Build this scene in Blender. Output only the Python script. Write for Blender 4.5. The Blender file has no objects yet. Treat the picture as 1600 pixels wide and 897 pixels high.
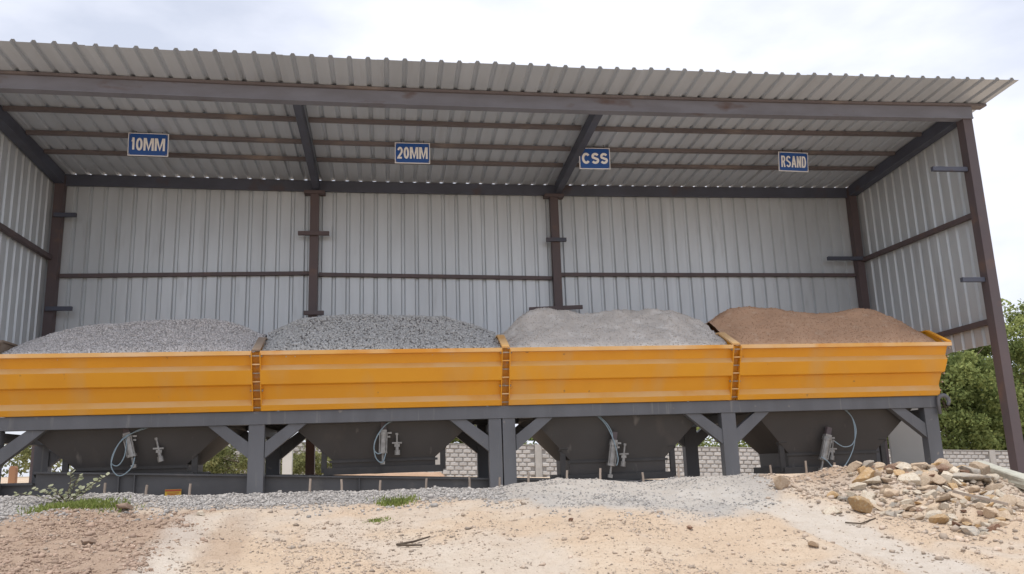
import bpy, bmesh, math, random
import numpy as np
from mathutils import Vector, Matrix
random.seed(7); rng = np.random.default_rng(7)
S = bpy.context.scene
COL = S.collection
R = math.radians

# ------------------------------------------------------------------ camera
cd = bpy.data.cameras.new('camera'); cam = bpy.data.objects.new('camera', cd); COL.objects.link(cam)
yaw, pitch, roll = R(8.54), R(12.09), R(-1.93)
fwd = Vector((math.sin(yaw)*math.cos(pitch), math.cos(yaw)*math.cos(pitch), math.sin(pitch)))
r0 = Vector((math.cos(yaw), -math.sin(yaw), 0)); u0 = r0.cross(fwd)
rt = r0*math.cos(roll)+u0*math.sin(roll); up = -r0*math.sin(roll)+u0*math.cos(roll)
cam.matrix_world = Matrix(((rt.x, up.x, -fwd.x, 0), (rt.y, up.y, -fwd.y, 0), (rt.z, up.z, -fwd.z, 0), (0, 0, 0, 1)))
cd.sensor_width = 36; cd.lens = 1289.5/1600*36; cd.clip_end = 3000; cd.clip_start = .05
S.camera = cam

# ------------------------------------------------------------------ sky, sun, exposure
SUN_EL, SUN_ROT = R(74), R(215)
W = bpy.data.worlds.new('World'); S.world = W; W.use_nodes = True
nt = W.node_tree; N = nt.nodes; L = nt.links
bg = N['Background']; bg.inputs['Strength'].default_value = .1
sky = N.new('ShaderNodeTexSky'); sky.sky_type = 'NISHITA'; sky.sun_disc = False
sky.sun_elevation = SUN_EL; sky.sun_rotation = SUN_ROT; sky.dust_density = 2.0
tc = N.new('ShaderNodeTexCoord'); mp = N.new('ShaderNodeMapping'); mp.inputs['Scale'].default_value = (1.0, 1.0, 2.4)
mp.inputs['Location'].default_value = (.3, .1, 0)
no = N.new('ShaderNodeTexNoise'); no.inputs['Scale'].default_value = 2.6; no.inputs['Detail'].default_value = 6; no.inputs['Roughness'].default_value = .52
rp = N.new('ShaderNodeValToRGB'); rp.color_ramp.elements[0].position = .36; rp.color_ramp.elements[0].color = (.60, .60, .60, 1)
rp.color_ramp.elements[1].position = .58; rp.color_ramp.elements[1].color = (1, 1, 1, 1)
mx = N.new('ShaderNodeMix'); mx.data_type = 'RGBA'; mx.inputs['B'].default_value = (7.55, 7.8, 8.7, 1)
L.new(tc.outputs['Generated'], mp.inputs['Vector']); L.new(mp.outputs['Vector'], no.inputs['Vector']); L.new(no.outputs['Fac'], rp.inputs['Fac'])
L.new(rp.outputs['Color'], mx.inputs['Factor']); L.new(sky.outputs['Color'], mx.inputs['A']); L.new(mx.outputs['Result'], bg.inputs['Color'])
sd = bpy.data.lights.new('sun', 'SUN'); sd.energy = 2.0; sd.angle = R(9); sd.color = (1, .95, .87)
sun = bpy.data.objects.new('sun', sd); COL.objects.link(sun)
sv = Vector((math.sin(SUN_ROT)*math.cos(SUN_EL), math.cos(SUN_ROT)*math.cos(SUN_EL), math.sin(SUN_EL)))
sun.rotation_euler = (-sv).to_track_quat('-Z', 'Y').to_euler(); sun.location = sv*60
S.view_settings.view_transform = 'Standard'; S.view_settings.look = 'None'; S.view_settings.exposure = 0.42; S.view_settings.gamma = 1
S.render.engine = 'CYCLES'
S.cycles.use_denoising = True
S.cycles.max_bounces = 6; S.cycles.diffuse_bounces = 4

# ------------------------------------------------------------------ materials
def mat(name, c1, c2=None, rough=.6, metal=0., scale=6., stretch=(1, 1, 1), bump=0., bscale=60., c3=None, f3=(.62, .75), s3=2.5, st3=(1, 1, 1), rnd=0., spec=.5, attr=None, lo=.35, hi=.65, c4=None, f4=(.7, .75), s4=8., st4=(1, 1, 1), dust=None):
    m = bpy.data.materials.new(name); m.use_nodes = True
    t = m.node_tree; n = t.nodes; l = t.links; b = n['Principled BSDF']
    b.inputs['Roughness'].default_value = rough; b.inputs['Metallic'].default_value = metal; b.inputs['Specular IOR Level'].default_value = spec
    c2 = c2 or tuple(x*.75 for x in c1)
    co = n.new('ShaderNodeTexCoord')
    def noise(s, st, det=5):
        q = n.new('ShaderNodeMapping'); q.inputs['Scale'].default_value = st; l.new(co.outputs['Object'], q.inputs['Vector'])
        z = n.new('ShaderNodeTexNoise'); z.inputs['Scale'].default_value = s; z.inputs['Detail'].default_value = det; l.new(q.outputs['Vector'], z.inputs['Vector'])
        return z.outputs['Fac']
    def ramp(fac, a, c):
        q = n.new('ShaderNodeMapRange'); q.inputs['From Min'].default_value = a; q.inputs['From Max'].default_value = c; l.new(fac, q.inputs['Value']); return q.outputs['Result']
    def mix(f, a, c):
        q = n.new('ShaderNodeMix'); q.data_type = 'RGBA'
        for v, k in ((a, 'A'), (c, 'B')):
            if isinstance(v, tuple): q.inputs[k].default_value = (*v, 1)
            else: l.new(v, q.inputs[k])
        l.new(f, q.inputs['Factor']); return q.outputs['Result']
    col = mix(ramp(noise(scale, stretch), lo, hi), c1, c2)
    if c3: col = mix(ramp(noise(s3, st3, 7), *f3), col, c3)
    if c4: col = mix(ramp(noise(s4, st4, 8), *f4), col, c4)
    if rnd or attr:
        h = n.new('ShaderNodeHueSaturation'); l.new(col, h.inputs['Color'])
        if attr: a = n.new('ShaderNodeAttribute'); a.attribute_name = attr; o = a.outputs['Fac']
        else: o = n.new('ShaderNodeObjectInfo').outputs['Random']
        q = n.new('ShaderNodeMapRange'); q.inputs['To Min'].default_value = 1-(rnd or .3); q.inputs['To Max'].default_value = 1+(rnd or .3)
        l.new(o, q.inputs['Value']); l.new(q.outputs['Result'], h.inputs['Value']); col = h.outputs['Color']
    if dust:      # soil dust that has settled on the faces turned upwards
        ge = n.new('ShaderNodeNewGeometry'); sx = n.new('ShaderNodeSeparateXYZ'); l.new(ge.outputs['Normal'], sx.inputs[0])
        md = n.new('ShaderNodeMath'); md.operation = 'MULTIPLY'; l.new(ramp(sx.outputs['Z'], .25, .95), md.inputs[0]); l.new(ramp(noise(14., (1, 1, 1)), .42, .85), md.inputs[1]); col = mix(md.outputs[0], col, dust)
    l.new(col, b.inputs['Base Color'])
    if bump:
        q = n.new('ShaderNodeBump'); q.inputs['Strength'].default_value = bump; q.inputs['Distance'].default_value = .02
        l.new(noise(bscale, (1, 1, 1), 4), q.inputs['Height']); l.new(q.outputs['Normal'], b.inputs['Normal'])
    return m

def leaf_mat(name, c1, c2):
    m = bpy.data.materials.new(name); m.use_nodes = True
    t = m.node_tree; n = t.nodes; l = t.links; n.remove(n['Principled BSDF'])
    a = n.new('ShaderNodeAttribute'); a.attribute_name = 'tone'
    q = n.new('ShaderNodeMix'); q.data_type = 'RGBA'; q.inputs['A'].default_value = (*c1, 1); q.inputs['B'].default_value = (*c2, 1); l.new(a.outputs['Fac'], q.inputs['Factor'])
    d = n.new('ShaderNodeBsdfDiffuse'); tr = n.new('ShaderNodeBsdfTranslucent'); x = n.new('ShaderNodeMixShader'); x.inputs[0].default_value = .35
    l.new(q.outputs['Result'], d.inputs['Color']); l.new(q.outputs['Result'], tr.inputs['Color']); l.new(d.outputs[0], x.inputs[1]); l.new(tr.outputs[0], x.inputs[2])
    l.new(x.outputs[0], n['Material Output'].inputs['Surface']); return m

M = {}
M['zinc'] = mat('zinc', (.57, .62, .66), (.515, .56, .595), rough=.44, metal=.32, rnd=.06, scale=1.6, stretch=(3, 3, .5), bump=.12, bscale=1.8, c3=(.44, .475, .50), f3=(.60, .80), s3=3.5, st3=(2, 2, .35))
M['zinc_roof'] = mat('zinc_roof', (.49, .545, .615), (.44, .49, .55), rough=.5, metal=.2, rnd=.05, scale=1.4, stretch=(3, .4, 1), bump=.05, bscale=2.5, c3=(.37, .395, .43), f3=(.60, .8), s3=2.2, st3=(4, .35, 1))
M['steel_brown'] = mat('steel_brown', (.108, .082, .086), (.09, .074, .081), rough=.6, scale=3, stretch=(1, 1, .4), c3=(.155, .10, .08), f3=(.60, .76), s3=4, bump=.08)
M['steel_grey'] = mat('steel_grey', (.185, .195, .235), (.155, .16, .19), rough=.55, scale=2.5, stretch=(1, 1, 3), c3=(.11, .075, .068), f3=(.62, .74), s3=3, st3=(.6, 1, 1.5), bump=.06)
M['steel_dark'] = mat('steel_dark', (.078, .09, .128), (.064, .072, .10), rough=.55, scale=3, c3=(.085, .058, .055), f3=(.6, .75), s3=2.5, bump=.06)
M['purlin'] = mat('purlin', (.155, .135, .14), (.115, .10, .105), rough=.6, scale=3, stretch=(.3, 1, 1), c3=(.22, .185, .17), f3=(.58, .7), s3=1.6, bump=.06)
M['yellow'] = mat('yellow', (.74, .335, .016), (.70, .305, .014), rough=.46, scale=2.0, c3=(.62, .34, .10), f3=(.52, .80), s3=1.6, st3=(1.6, 1, .5), bump=.10, bscale=2.2, c4=(.30, .16, .06), f4=(.69, .74), s4=7)
M['yellow_dust'] = mat('yellow_dust', (.66, .36, .085), (.66, .42, .18), rough=.6, scale=2.0, c3=(.62, .28, .03), f3=(.55, .75), s3=1.6)
M['yellow_rim'] = mat('yellow_rim', (.66, .36, .09), (.68, .46, .25), rough=.6, scale=1.8, stretch=(1, 1, 1), c3=(.62, .26, .02), f3=(.5, .64), s3=2.2, st3=(.7, 1, 1))
M['yellow_joint'] = mat('yellow_joint', (.62, .27, .018), (.52, .23, .03), rough=.55, scale=14, c3=(.42, .30, .19), f3=(.56, .7), s3=16)
M['bin_inside'] = mat('bin_inside', (.25, .18, .13), (.30, .24, .19), rough=.8, scale=5)
M['grey_paint'] = mat('grey_paint', (.13, .136, .15), (.105, .11, .12), rough=.5, scale=2, stretch=(2, 2, .6), c3=(.20, .195, .19), f3=(.63, .78), s3=9, st3=(2.5, 1, .16), bump=.04, c4=(.24, .22, .20), f4=(.66, .74), s4=10)
M['hopper'] = mat('hopper', (.060, .057, .056), (.050, .047, .046), rough=.55, scale=2.5, c3=(.085, .075, .068), f3=(.6, .8), s3=3.5, st3=(1, 1, .6), bump=.03, c4=(.14, .13, .12), f4=(.66, .76), s4=6, st4=(1.5, 1, .5))
M['dark_iron'] = mat('dark_iron', (.05, .048, .047), (.035, .034, .034), rough=.6, scale=9)
M['conveyor'] = mat('conveyor', (.085, .088, .095), (.065, .067, .072), rough=.5, scale=3, c3=(.14, .135, .13), f3=(.6, .8), s3=4)
M['rubber'] = mat('rubber', (.02, .02, .02), rough=.8)
M['alu'] = mat('alu', (.34, .335, .32), (.24, .235, .225), rough=.45, metal=.5, scale=20)
M['hose'] = mat('hose', (.27, .35, .40), (.23, .31, .36), rough=.35, scale=8)
M['bolt'] = mat('bolt', (.40, .33, .25), (.28, .22, .16), rough=.55, scale=30)
M['sign_blue'] = mat('sign_blue', (.014, .085, .34), (.012, .075, .30), rough=.35, scale=5)
M['sign_white'] = mat('sign_white', (.86, .87, .88), (.80, .81, .82), rough=.4, scale=8)
M['notice_yellow'] = mat('notice_yellow', (.55, .36, .03), (.48, .32, .05), rough=.5, scale=12)
M['notice_red'] = mat('notice_red', (.38, .07, .03), rough=.5)
M['stake'] = mat('stake', (.36, .30, .25), (.26, .21, .17), rough=.8, scale=25, stretch=(1, 1, .2), rnd=.2)
M['concrete'] = mat('concrete', (.52, .52, .45), (.44, .44, .38), rough=.85, scale=9, bump=.3, bscale=50, c3=(.36, .35, .30), f3=(.55, .75), s3=6)
M['block'] = mat('block', (.50, .485, .465), (.43, .42, .405), rough=.9, scale=5, bump=.3, bscale=30, rnd=.13)
M['mortar'] = mat('mortar', (.33, .32, .31), rough=.95)
M['wall_post'] = mat('wall_post', (.42, .41, .39), (.36, .35, .33), rough=.9, scale=4, bump=.2)
M['white_wall'] = mat('white_wall', (.62, .61, .58), (.55, .54, .5), rough=.8, scale=2)
M['orange_wall'] = mat('orange_wall', (.42, .22, .12), (.36, .2, .12), rough=.85, scale=3)
M['panel_grey'] = mat('panel_grey', (.36, .365, .35), (.33, .335, .325), rough=.5, scale=2, metal=.2)
M['agg_small'] = mat('agg_small', (.60, .58, .575), (.50, .485, .48), rough=.9, scale=40, attr='tone', rnd=.38)
M['agg_large'] = mat('agg_large', (.49, .495, .49), (.385, .39, .39), rough=.9, scale=30, attr='tone', rnd=.27)
M['agg_base'] = mat('agg_base', (.22, .215, .21), (.14, .135, .135), rough=.95, scale=70, bump=.8, bscale=90)
M['agg_base_fine'] = mat('agg_base_fine', (.42, .405, .40), (.32, .31, .305), rough=.95, scale=90, bump=.8, bscale=110)
M['crush'] = mat('crush', (.60, .565, .525), (.51, .48, .445), rough=.95, scale=4, stretch=(1, 1, .6), c3=(.68, .655, .62), f3=(.52, .7), s3=5, bump=.5, bscale=70)
M['rsand'] = mat('rsand', (.52, .335, .22), (.45, .285, .185), rough=.95, scale=3.5, c3=(.57, .41, .295), f3=(.56, .75), s3=7, bump=.5, bscale=90)
M['crush_grain'] = mat('crush_grain', (.62, .585, .55), (.52, .49, .455), rough=.95, scale=30, attr='tone', rnd=.25)
M['rsand_grain'] = mat('rsand_grain', (.54, .35, .235), (.44, .28, .185), rough=.95, scale=30, attr='tone', rnd=.3)
M['gravel'] = mat('gravel', (.43, .41, .39), (.34, .325, .31), rough=.9, scale=25, attr='tone', rnd=.38)
M['pebble'] = mat('pebble', (.48, .38, .295), (.40, .34, .285), rough=.9, scale=14, attr='tone', rnd=.45)
M['clod'] = mat('clod', (.42, .31, .24), (.34, .25, .19), rough=.95, scale=12, attr='tone', rnd=.25)
M['rock_tan'] = mat('rock_tan', (.53, .42, .31), (.45, .34, .24), rough=.9, scale=6, c3=(.58, .48, .36), f3=(.5, .66), s3=5, bump=.5, bscale=25, rnd=.22, dust=(.54, .44, .335))
M['rock_ochre'] = mat('rock_ochre', (.52, .35, .17), (.42, .27, .14), rough=.9, scale=6, c3=(.56, .45, .30), f3=(.52, .7), s3=4, bump=.5, bscale=25, rnd=.2, dust=(.54, .44, .335))
M['rock_grey'] = mat('rock_grey', (.44, .41, .365), (.35, .325, .29), rough=.9, scale=7, c3=(.52, .45, .36), f3=(.5, .66), s3=4, bump=.5, bscale=25, rnd=.22, dust=(.54, .44, .335))
M['rock_pale'] = mat('rock_pale', (.66, .60, .50), (.56, .49, .39), rough=.9, scale=7, c3=(.46, .36, .25), f3=(.56, .72), s3=4, bump=.4, bscale=25, rnd=.14, dust=(.54, .44, .335))
M['rock_rust'] = mat('rock_rust', (.30, .17, .11), (.21, .125, .09), rough=.95, scale=9, c3=(.38, .26, .18), f3=(.54, .7), s3=6, bump=.6, bscale=25, rnd=.2, dust=(.54, .44, .335))
M['bark'] = mat('bark', (.13, .095, .07), (.09, .068, .05), rough=.95, scale=8, stretch=(1, 1, .2), bump=.5)
M['twig'] = mat('twig', (.11, .085, .06), (.08, .06, .045), rough=.9, scale=20)
M['leaf_tree'] = leaf_mat('leaf_tree', (.13, .17, .065), (.33, .375, .14))
M['leaf_scrub'] = leaf_mat('leaf_scrub', (.13, .145, .06), (.28, .285, .13))
M['leaf_weed'] = leaf_mat('leaf_weed', (.30, .325, .20), (.47, .48, .35))
M['leaf_grass'] = leaf_mat('leaf_grass', (.17, .23, .06), (.34, .38, .14))

# ------------------------------------------------------------------ mesh helpers
class MB:
    def __init__(s): s.v = []; s.f = []
    def add(s, v, f):
        o = len(s.v); s.v += [tuple(map(float, p)) for p in v]; s.f += [tuple(i+o for i in q) for q in f]; return s
    def box(s, x0, x1, y0, y1, z0, z1):
        v = [(x, y, z) for z in (z0, z1) for y in (y0, y1) for x in (x0, x1)]
        return s.add(v, [(0, 2, 3, 1), (4, 5, 7, 6), (0, 1, 5, 4), (2, 6, 7, 3), (0, 4, 6, 2), (1, 3, 7, 5)])
    def bar(s, a, b, w, h, upv=(0, 0, 1)):
        a, b = Vector(a), Vector(b); d = (b-a).normalized(); u = Vector(upv); sx = d.cross(u).normalized(); u = sx.cross(d)
        v = [p+sx*i*w/2+u*j*h/2 for p in (a, b) for i, j in ((-1, -1), (1, -1), (1, 1), (-1, 1))]
        return s.add(v, [(3, 2, 1, 0), (4, 5, 6, 7), (0, 1, 5, 4), (1, 2, 6, 5), (2, 3, 7, 6), (3, 0, 4, 7)])
    def prism(s, poly, y0, y1):          # polygon in x,z extruded along y
        n = len(poly); v = [(x, y0, z) for x, z in poly]+[(x, y1, z) for x, z in poly]
        return s.add(v, [tuple(range(n)), tuple(range(2*n-1, n-1, -1))]+[(i, i+n, (i+1) % n+n, (i+1) % n) for i in range(n)])
    def tube(s, pts, r, n=8, caps=True):
        pts = [Vector(p) for p in pts]; rr = r if isinstance(r, (list, tuple)) else [r]*len(pts); v = []; f = []; prev = None
        for i, p in enumerate(pts):
            d = (pts[min(i+1, len(pts)-1)]-pts[max(i-1, 0)]).normalized()
            a = prev if prev is not None else (Vector((0, 0, 1)) if abs(d.z) < .9 else Vector((1, 0, 0)))
            x = (a-d*a.dot(d)).normalized(); prev = x; y = d.cross(x)
            v += [p+(x*math.cos(2*math.pi*k/n)+y*math.sin(2*math.pi*k/n))*rr[i] for k in range(n)]
        for i in range(len(pts)-1):
            f += [(i*n+k, i*n+(k+1) % n, (i+1)*n+(k+1) % n, (i+1)*n+k) for k in range(n)]
        if caps: f += [tuple(range(n-1, -1, -1)), tuple((len(pts)-1)*n+k for k in range(n))]
        return s.add(v, f)

def wl(o):
    p = Vector((0, 0, 0))
    while o: p += o.location; o = o.parent
    return p
def link(name, me, m, parent=None, loc=None):
    o = bpy.data.objects.new(name, me); COL.objects.link(o)
    if m is not None and not me.materials: me.materials.append(m)
    if parent: o.parent = parent
    if loc is not None: o.location = Vector(loc)-(wl(parent) if parent else Vector((0, 0, 0)))
    return o
def part(name, mb, m, parent=None, smooth=False, origin=None):
    """mesh given in world coordinates -> one object, its origin at its parent's (or at `origin`)"""
    base = Vector(origin) if origin is not None else (wl(parent) if parent else Vector((0, 0, 0)))
    me = bpy.data.meshes.new(name); me.from_pydata([(x-base.x, y-base.y, z-base.z) for x, y, z in mb.v], [], mb.f); me.update()
    if smooth: me.shade_smooth()
    return link(name, me, m, parent, base)
def tag(o, label, cat=None, group=None, kind=None):
    o['label'] = label
    if cat: o['category'] = cat
    if group: o['group'] = group
    if kind: o['kind'] = kind
    return o
def thing(name, loc, label, cat, group=None):
    o = bpy.data.objects.new(name, None); o.empty_display_size = .2; COL.objects.link(o); o.location = loc
    return tag(o, label, cat, group)
def npmesh(name, V, F, m, tone=None, smooth=False):
    """V (n,3), F (k,3|4) numpy -> mesh; tone = per-vertex float attribute"""
    me = bpy.data.meshes.new(name); k = F.shape[1]
    me.vertices.add(len(V)); me.vertices.foreach_set('co', V.astype(np.float32).ravel())
    me.loops.add(F.size); me.loops.foreach_set('vertex_index', F.astype(np.int32).ravel())
    me.polygons.add(len(F)); me.polygons.foreach_set('loop_start', np.arange(0, F.size, k, dtype=np.int32))
    me.update(calc_edges=True); me.validate()
    if tone is not None:
        a = me.attributes.new('tone', 'FLOAT', 'POINT'); a.data.foreach_set('value', tone.astype(np.float32))
    if smooth: me.shade_smooth()
    me.materials.append(m); return me

def vnoise(x, y, seed=0):
    xi = np.floor(x).astype(np.int64); yi = np.floor(y).astype(np.int64); fx = x-xi; fy = y-yi
    fx = fx*fx*(3-2*fx); fy = fy*fy*(3-2*fy)
    def h(a, b):
        n = (a*374761393+b*668265263+seed*974711) & 0xffffffff; n = ((n ^ (n >> 13))*1274126177) & 0xffffffff
        return ((n ^ (n >> 16)) & 0xffff)/65535.
    return (h(xi, yi)*(1-fx)+h(xi+1, yi)*fx)*(1-fy)+(h(xi, yi+1)*(1-fx)+h(xi+1, yi+1)*fx)*fy
def fbm(x, y, s, oct=4, seed=0):
    t = 0; a = 1; w = 0
    for i in range(oct): t = t+a*vnoise(x*s, y*s, seed+i*17); w += a; a *= .5; s *= 2.03
    return t/w
def sstep(a, b, x): t = np.clip((x-a)/(b-a), 0, 1); return t*t*(3-2*t)

# scatter many small faceted stones as one mesh
_t = (1+5**.5)/2
ICO_V = np.array([(-1, _t, 0), (1, _t, 0), (-1, -_t, 0), (1, -_t, 0), (0, -1, _t), (0, 1, _t), (0, -1, -_t), (0, 1, -_t), (_t, 0, -1), (_t, 0, 1), (-_t, 0, -1), (-_t, 0, 1)])/math.hypot(1, _t)
ICO_F = np.array([(0, 11, 5), (0, 5, 1), (0, 1, 7), (0, 7, 10), (0, 10, 11), (1, 5, 9), (5, 11, 4), (11, 10, 2), (10, 7, 6), (7, 1, 8), (3, 9, 4), (3, 4, 2), (3, 2, 6), (3, 6, 8), (3, 8, 9), (4, 9, 5), (2, 4, 11), (6, 2, 10), (8, 6, 7), (9, 8, 1)])
CUB_V = np.array([(x, y, z) for z in (-1, 1) for y in (-1, 1) for x in (-1, 1)])/1.5
CUB_F = np.array([(0, 2, 3), (0, 3, 1), (4, 5, 7), (4, 7, 6), (0, 1, 5), (0, 5, 4), (2, 6, 7), (2, 7, 3), (0, 4, 6), (0, 6, 2), (1, 3, 7), (1, 7, 5)])
def rotations(n):
    q = rng.normal(size=(n, 4)); q /= np.linalg.norm(q, axis=1)[:, None]; w, x, y, z = q.T
    return np.stack([1-2*(y*y+z*z), 2*(x*y-z*w), 2*(x*z+y*w), 2*(x*y+z*w), 1-2*(x*x+z*z), 2*(y*z-x*w), 2*(x*z-y*w), 2*(y*z+x*w), 1-2*(x*x+y*y)], 1).reshape(n, 3, 3)
def stones(name, P, r, m, base='ico', flat=.75, jit=.28):
    n = len(P); BV, BF = (ICO_V, ICO_F) if base == 'ico' else (CUB_V, CUB_F)
    V = BV[None]*(1+rng.uniform(-jit, jit, (n, len(BV), 1)))*(rng.uniform(.7, 1.25, (n, 1, 3)))*r[:, None, None]
    V = np.einsum('nij,nkj->nki', rotations(n), V); V[:, :, 2] *= flat; V += P[:, None]
    F = (BF[None]+(np.arange(n)*len(BV))[:, None, None]).reshape(-1, 3)
    return npmesh(name, V.reshape(-1, 3), F, m, np.repeat(rng.beta(2, 2, n), len(BV)))

# ------------------------------------------------------------------ ground
CX = np.array([-9, -4.6, -3.639, -3.076, -2.501, -2.207, -1.912, -1.312, -.884, -.575, -.073, .309, .696, 1.023, 1.222, 1.489, 1.725, 1.927, 2.131, 2.301, 2.575, 2.926, 3.138, 3.352, 3.71, 3.997, 4.287, 4.586, 4.763, 5.029, 5.213, 5.479, 6.097, 6.485, 7.032, 9, 30])
CZ = np.array([-.15, -.15, -.155, -.158, -.162, -.197, -.202, -.201, -.223, -.21, -.228, -.224, -.225, -.237, -.206, -.184, -.16, -.187, -.181, -.213, -.242, -.209, -.196, -.19, -.183, -.213, -.229, -.192, -.144, -.235, -.268, -.264, -.25, -.264, -.31, -.34, -.6])
def gz_smooth(X, Y):
    c = np.interp(X, CX, CZ)
    front = c-.15*np.clip(8.6-Y, 0, 9.5)
    under = -.36+0*X
    t = sstep(8.62, 8.95, Y)*(1-sstep(6.55, 6.8, X))
    z = np.where(Y < 8.6, front, c*(1-t)+under*t)
    far = -.37-.0415*np.clip(X, -12, 36)
    k = sstep(12, 24, Y); z = z*(1-k)+far*k
    z = z-np.clip((Y-70)/200, 0, 1)*2
    z = z+.13*np.exp(-((X-5.4)/.85)**2-((Y-7.9)/.5)**2)
    return z
def m_red(X, Y):      # loose reddish soil on the left of the slope
    e = -1.55+.28*(fbm(X, Y, 1.6, 3, 5)-.5)*2
    return sstep(.12, -.12, X-e)*sstep(8.05, 7.75, Y+.35*(fbm(X, Y, 2.2, 3, 6)-.5))
def m_grav(X, Y):     # grey aggregate spilled along the crest
    n = .7*(fbm(X, Y, 1.3, 4, 11)-.5)+.25*(fbm(X, Y, 6, 3, 12)-.5)
    edge = np.interp(X, [-5, -3.3, -2.2, -1.6, -.5, .6, 1.0, 1.5, 2.2, 2.8, 3.3, 3.7, 4.0], [7.4, 7.7, 8.1, 7.95, 7.95, 8.05, 7.75, 7.25, 6.8, 6.8, 7.2, 7.65, 8.9])
    return sstep(-.22, .26, Y-edge+n)*sstep(9.3, 8.9, Y)
def m_dust(X, Y):     # pale crusher dust: whitish part of the crest and the worn track
    a = np.exp(-((X-2.45)/1.35)**4)*sstep(6.75, 7.7, Y+.7*(fbm(X, Y, 2, 4, 21)-.5))
    tx = np.interp(Y, [4.8, 6.0, 6.7, 7.4, 8.2], [3.62, 3.50, 3.42, 3.2, 2.9])
    b = sstep(.42, .16, np.abs(X-tx)+.25*(fbm(X, Y, 2.5, 3, 22)-.5))*sstep(8.0, 7.4, Y)
    b = np.maximum(b, .8*sstep(.26, .08, np.abs(X-np.interp(Y, [5.5, 7.7], [-1.48, -1.62]))+.16*(fbm(X, Y, 3, 3, 23)-.5))*sstep(7.95, 7.5, Y))
    c = .5*sstep(.5, .68, fbm(X, Y, 1.3, 4, 27))*sstep(8.3, 7.6, Y)*(1-m_red(X, Y))
    return np.clip(np.maximum(np.maximum(a*(.55+.7*(fbm(X, Y, 3.2, 4, 28)-.15)), .85*b), c), 0, 1)
def track(X, Y):      # tyre print, cross-bar lugs
    d = np.abs(X-np.interp(Y, [5.6, 6.2, 7.75], [-1.17, -1.19, -1.27])); w = sstep(.17, .12, d)*sstep(7.85, 7.6, Y)*sstep(5.6, 6.3, Y)
    return w
def gz(X, Y):
    near = sstep(12.5, 10, Y)*sstep(-8, -6, X)*sstep(12, 10, X)
    z = gz_smooth(X, Y)
    z = z+near*(.11*(fbm(X, Y, .9, 3, 1)-.5)*sstep(8.6, 7.9, Y)+.048*(fbm(X, Y, 4.5, 5, 2)-.5))
    r = m_red(X, Y); z = z+near*r*(.12*(fbm(X, Y, 2.1, 4, 3)-.5)+.07*np.maximum(fbm(X, Y, 9, 3, 4)-.55, 0))
    tx = np.interp(Y, [4.8, 6.0, 6.7, 7.4, 8.2], [3.62, 3.50, 3.42, 3.2, 2.9])
    z = z-near*sstep(.40, .26, np.abs(X-tx)+.12*(fbm(X, Y, 3.5, 3, 24)-.5))*sstep(7.9, 7.3, Y)*.05
    w = track(X, Y); z = z-near*w*(.014+.014*np.sin((Y+.35*np.abs(X+1.2))*2*math.pi/.12))
    return z
xs = np.concatenate([-np.geomspace(900, 7.2, 26), np.arange(-7, 10.01, .045), np.geomspace(10.2, 900, 26)])
ys = np.concatenate([[-400, -120, -40, -12, -4, 0, 2, 3.4], np.arange(4, 10.01, .024), np.geomspace(10.1, 1500, 34)])
GX, GY = np.meshgrid(xs, ys); GZ = gz(GX, GY)
nx, ny = len(xs), len(ys); idx = np.arange(nx*ny).reshape(ny, nx)
F = np.stack([idx[:-1, :-1], idx[:-1, 1:], idx[1:, 1:], idx[1:, :-1]], -1).reshape(-1, 4)
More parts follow.
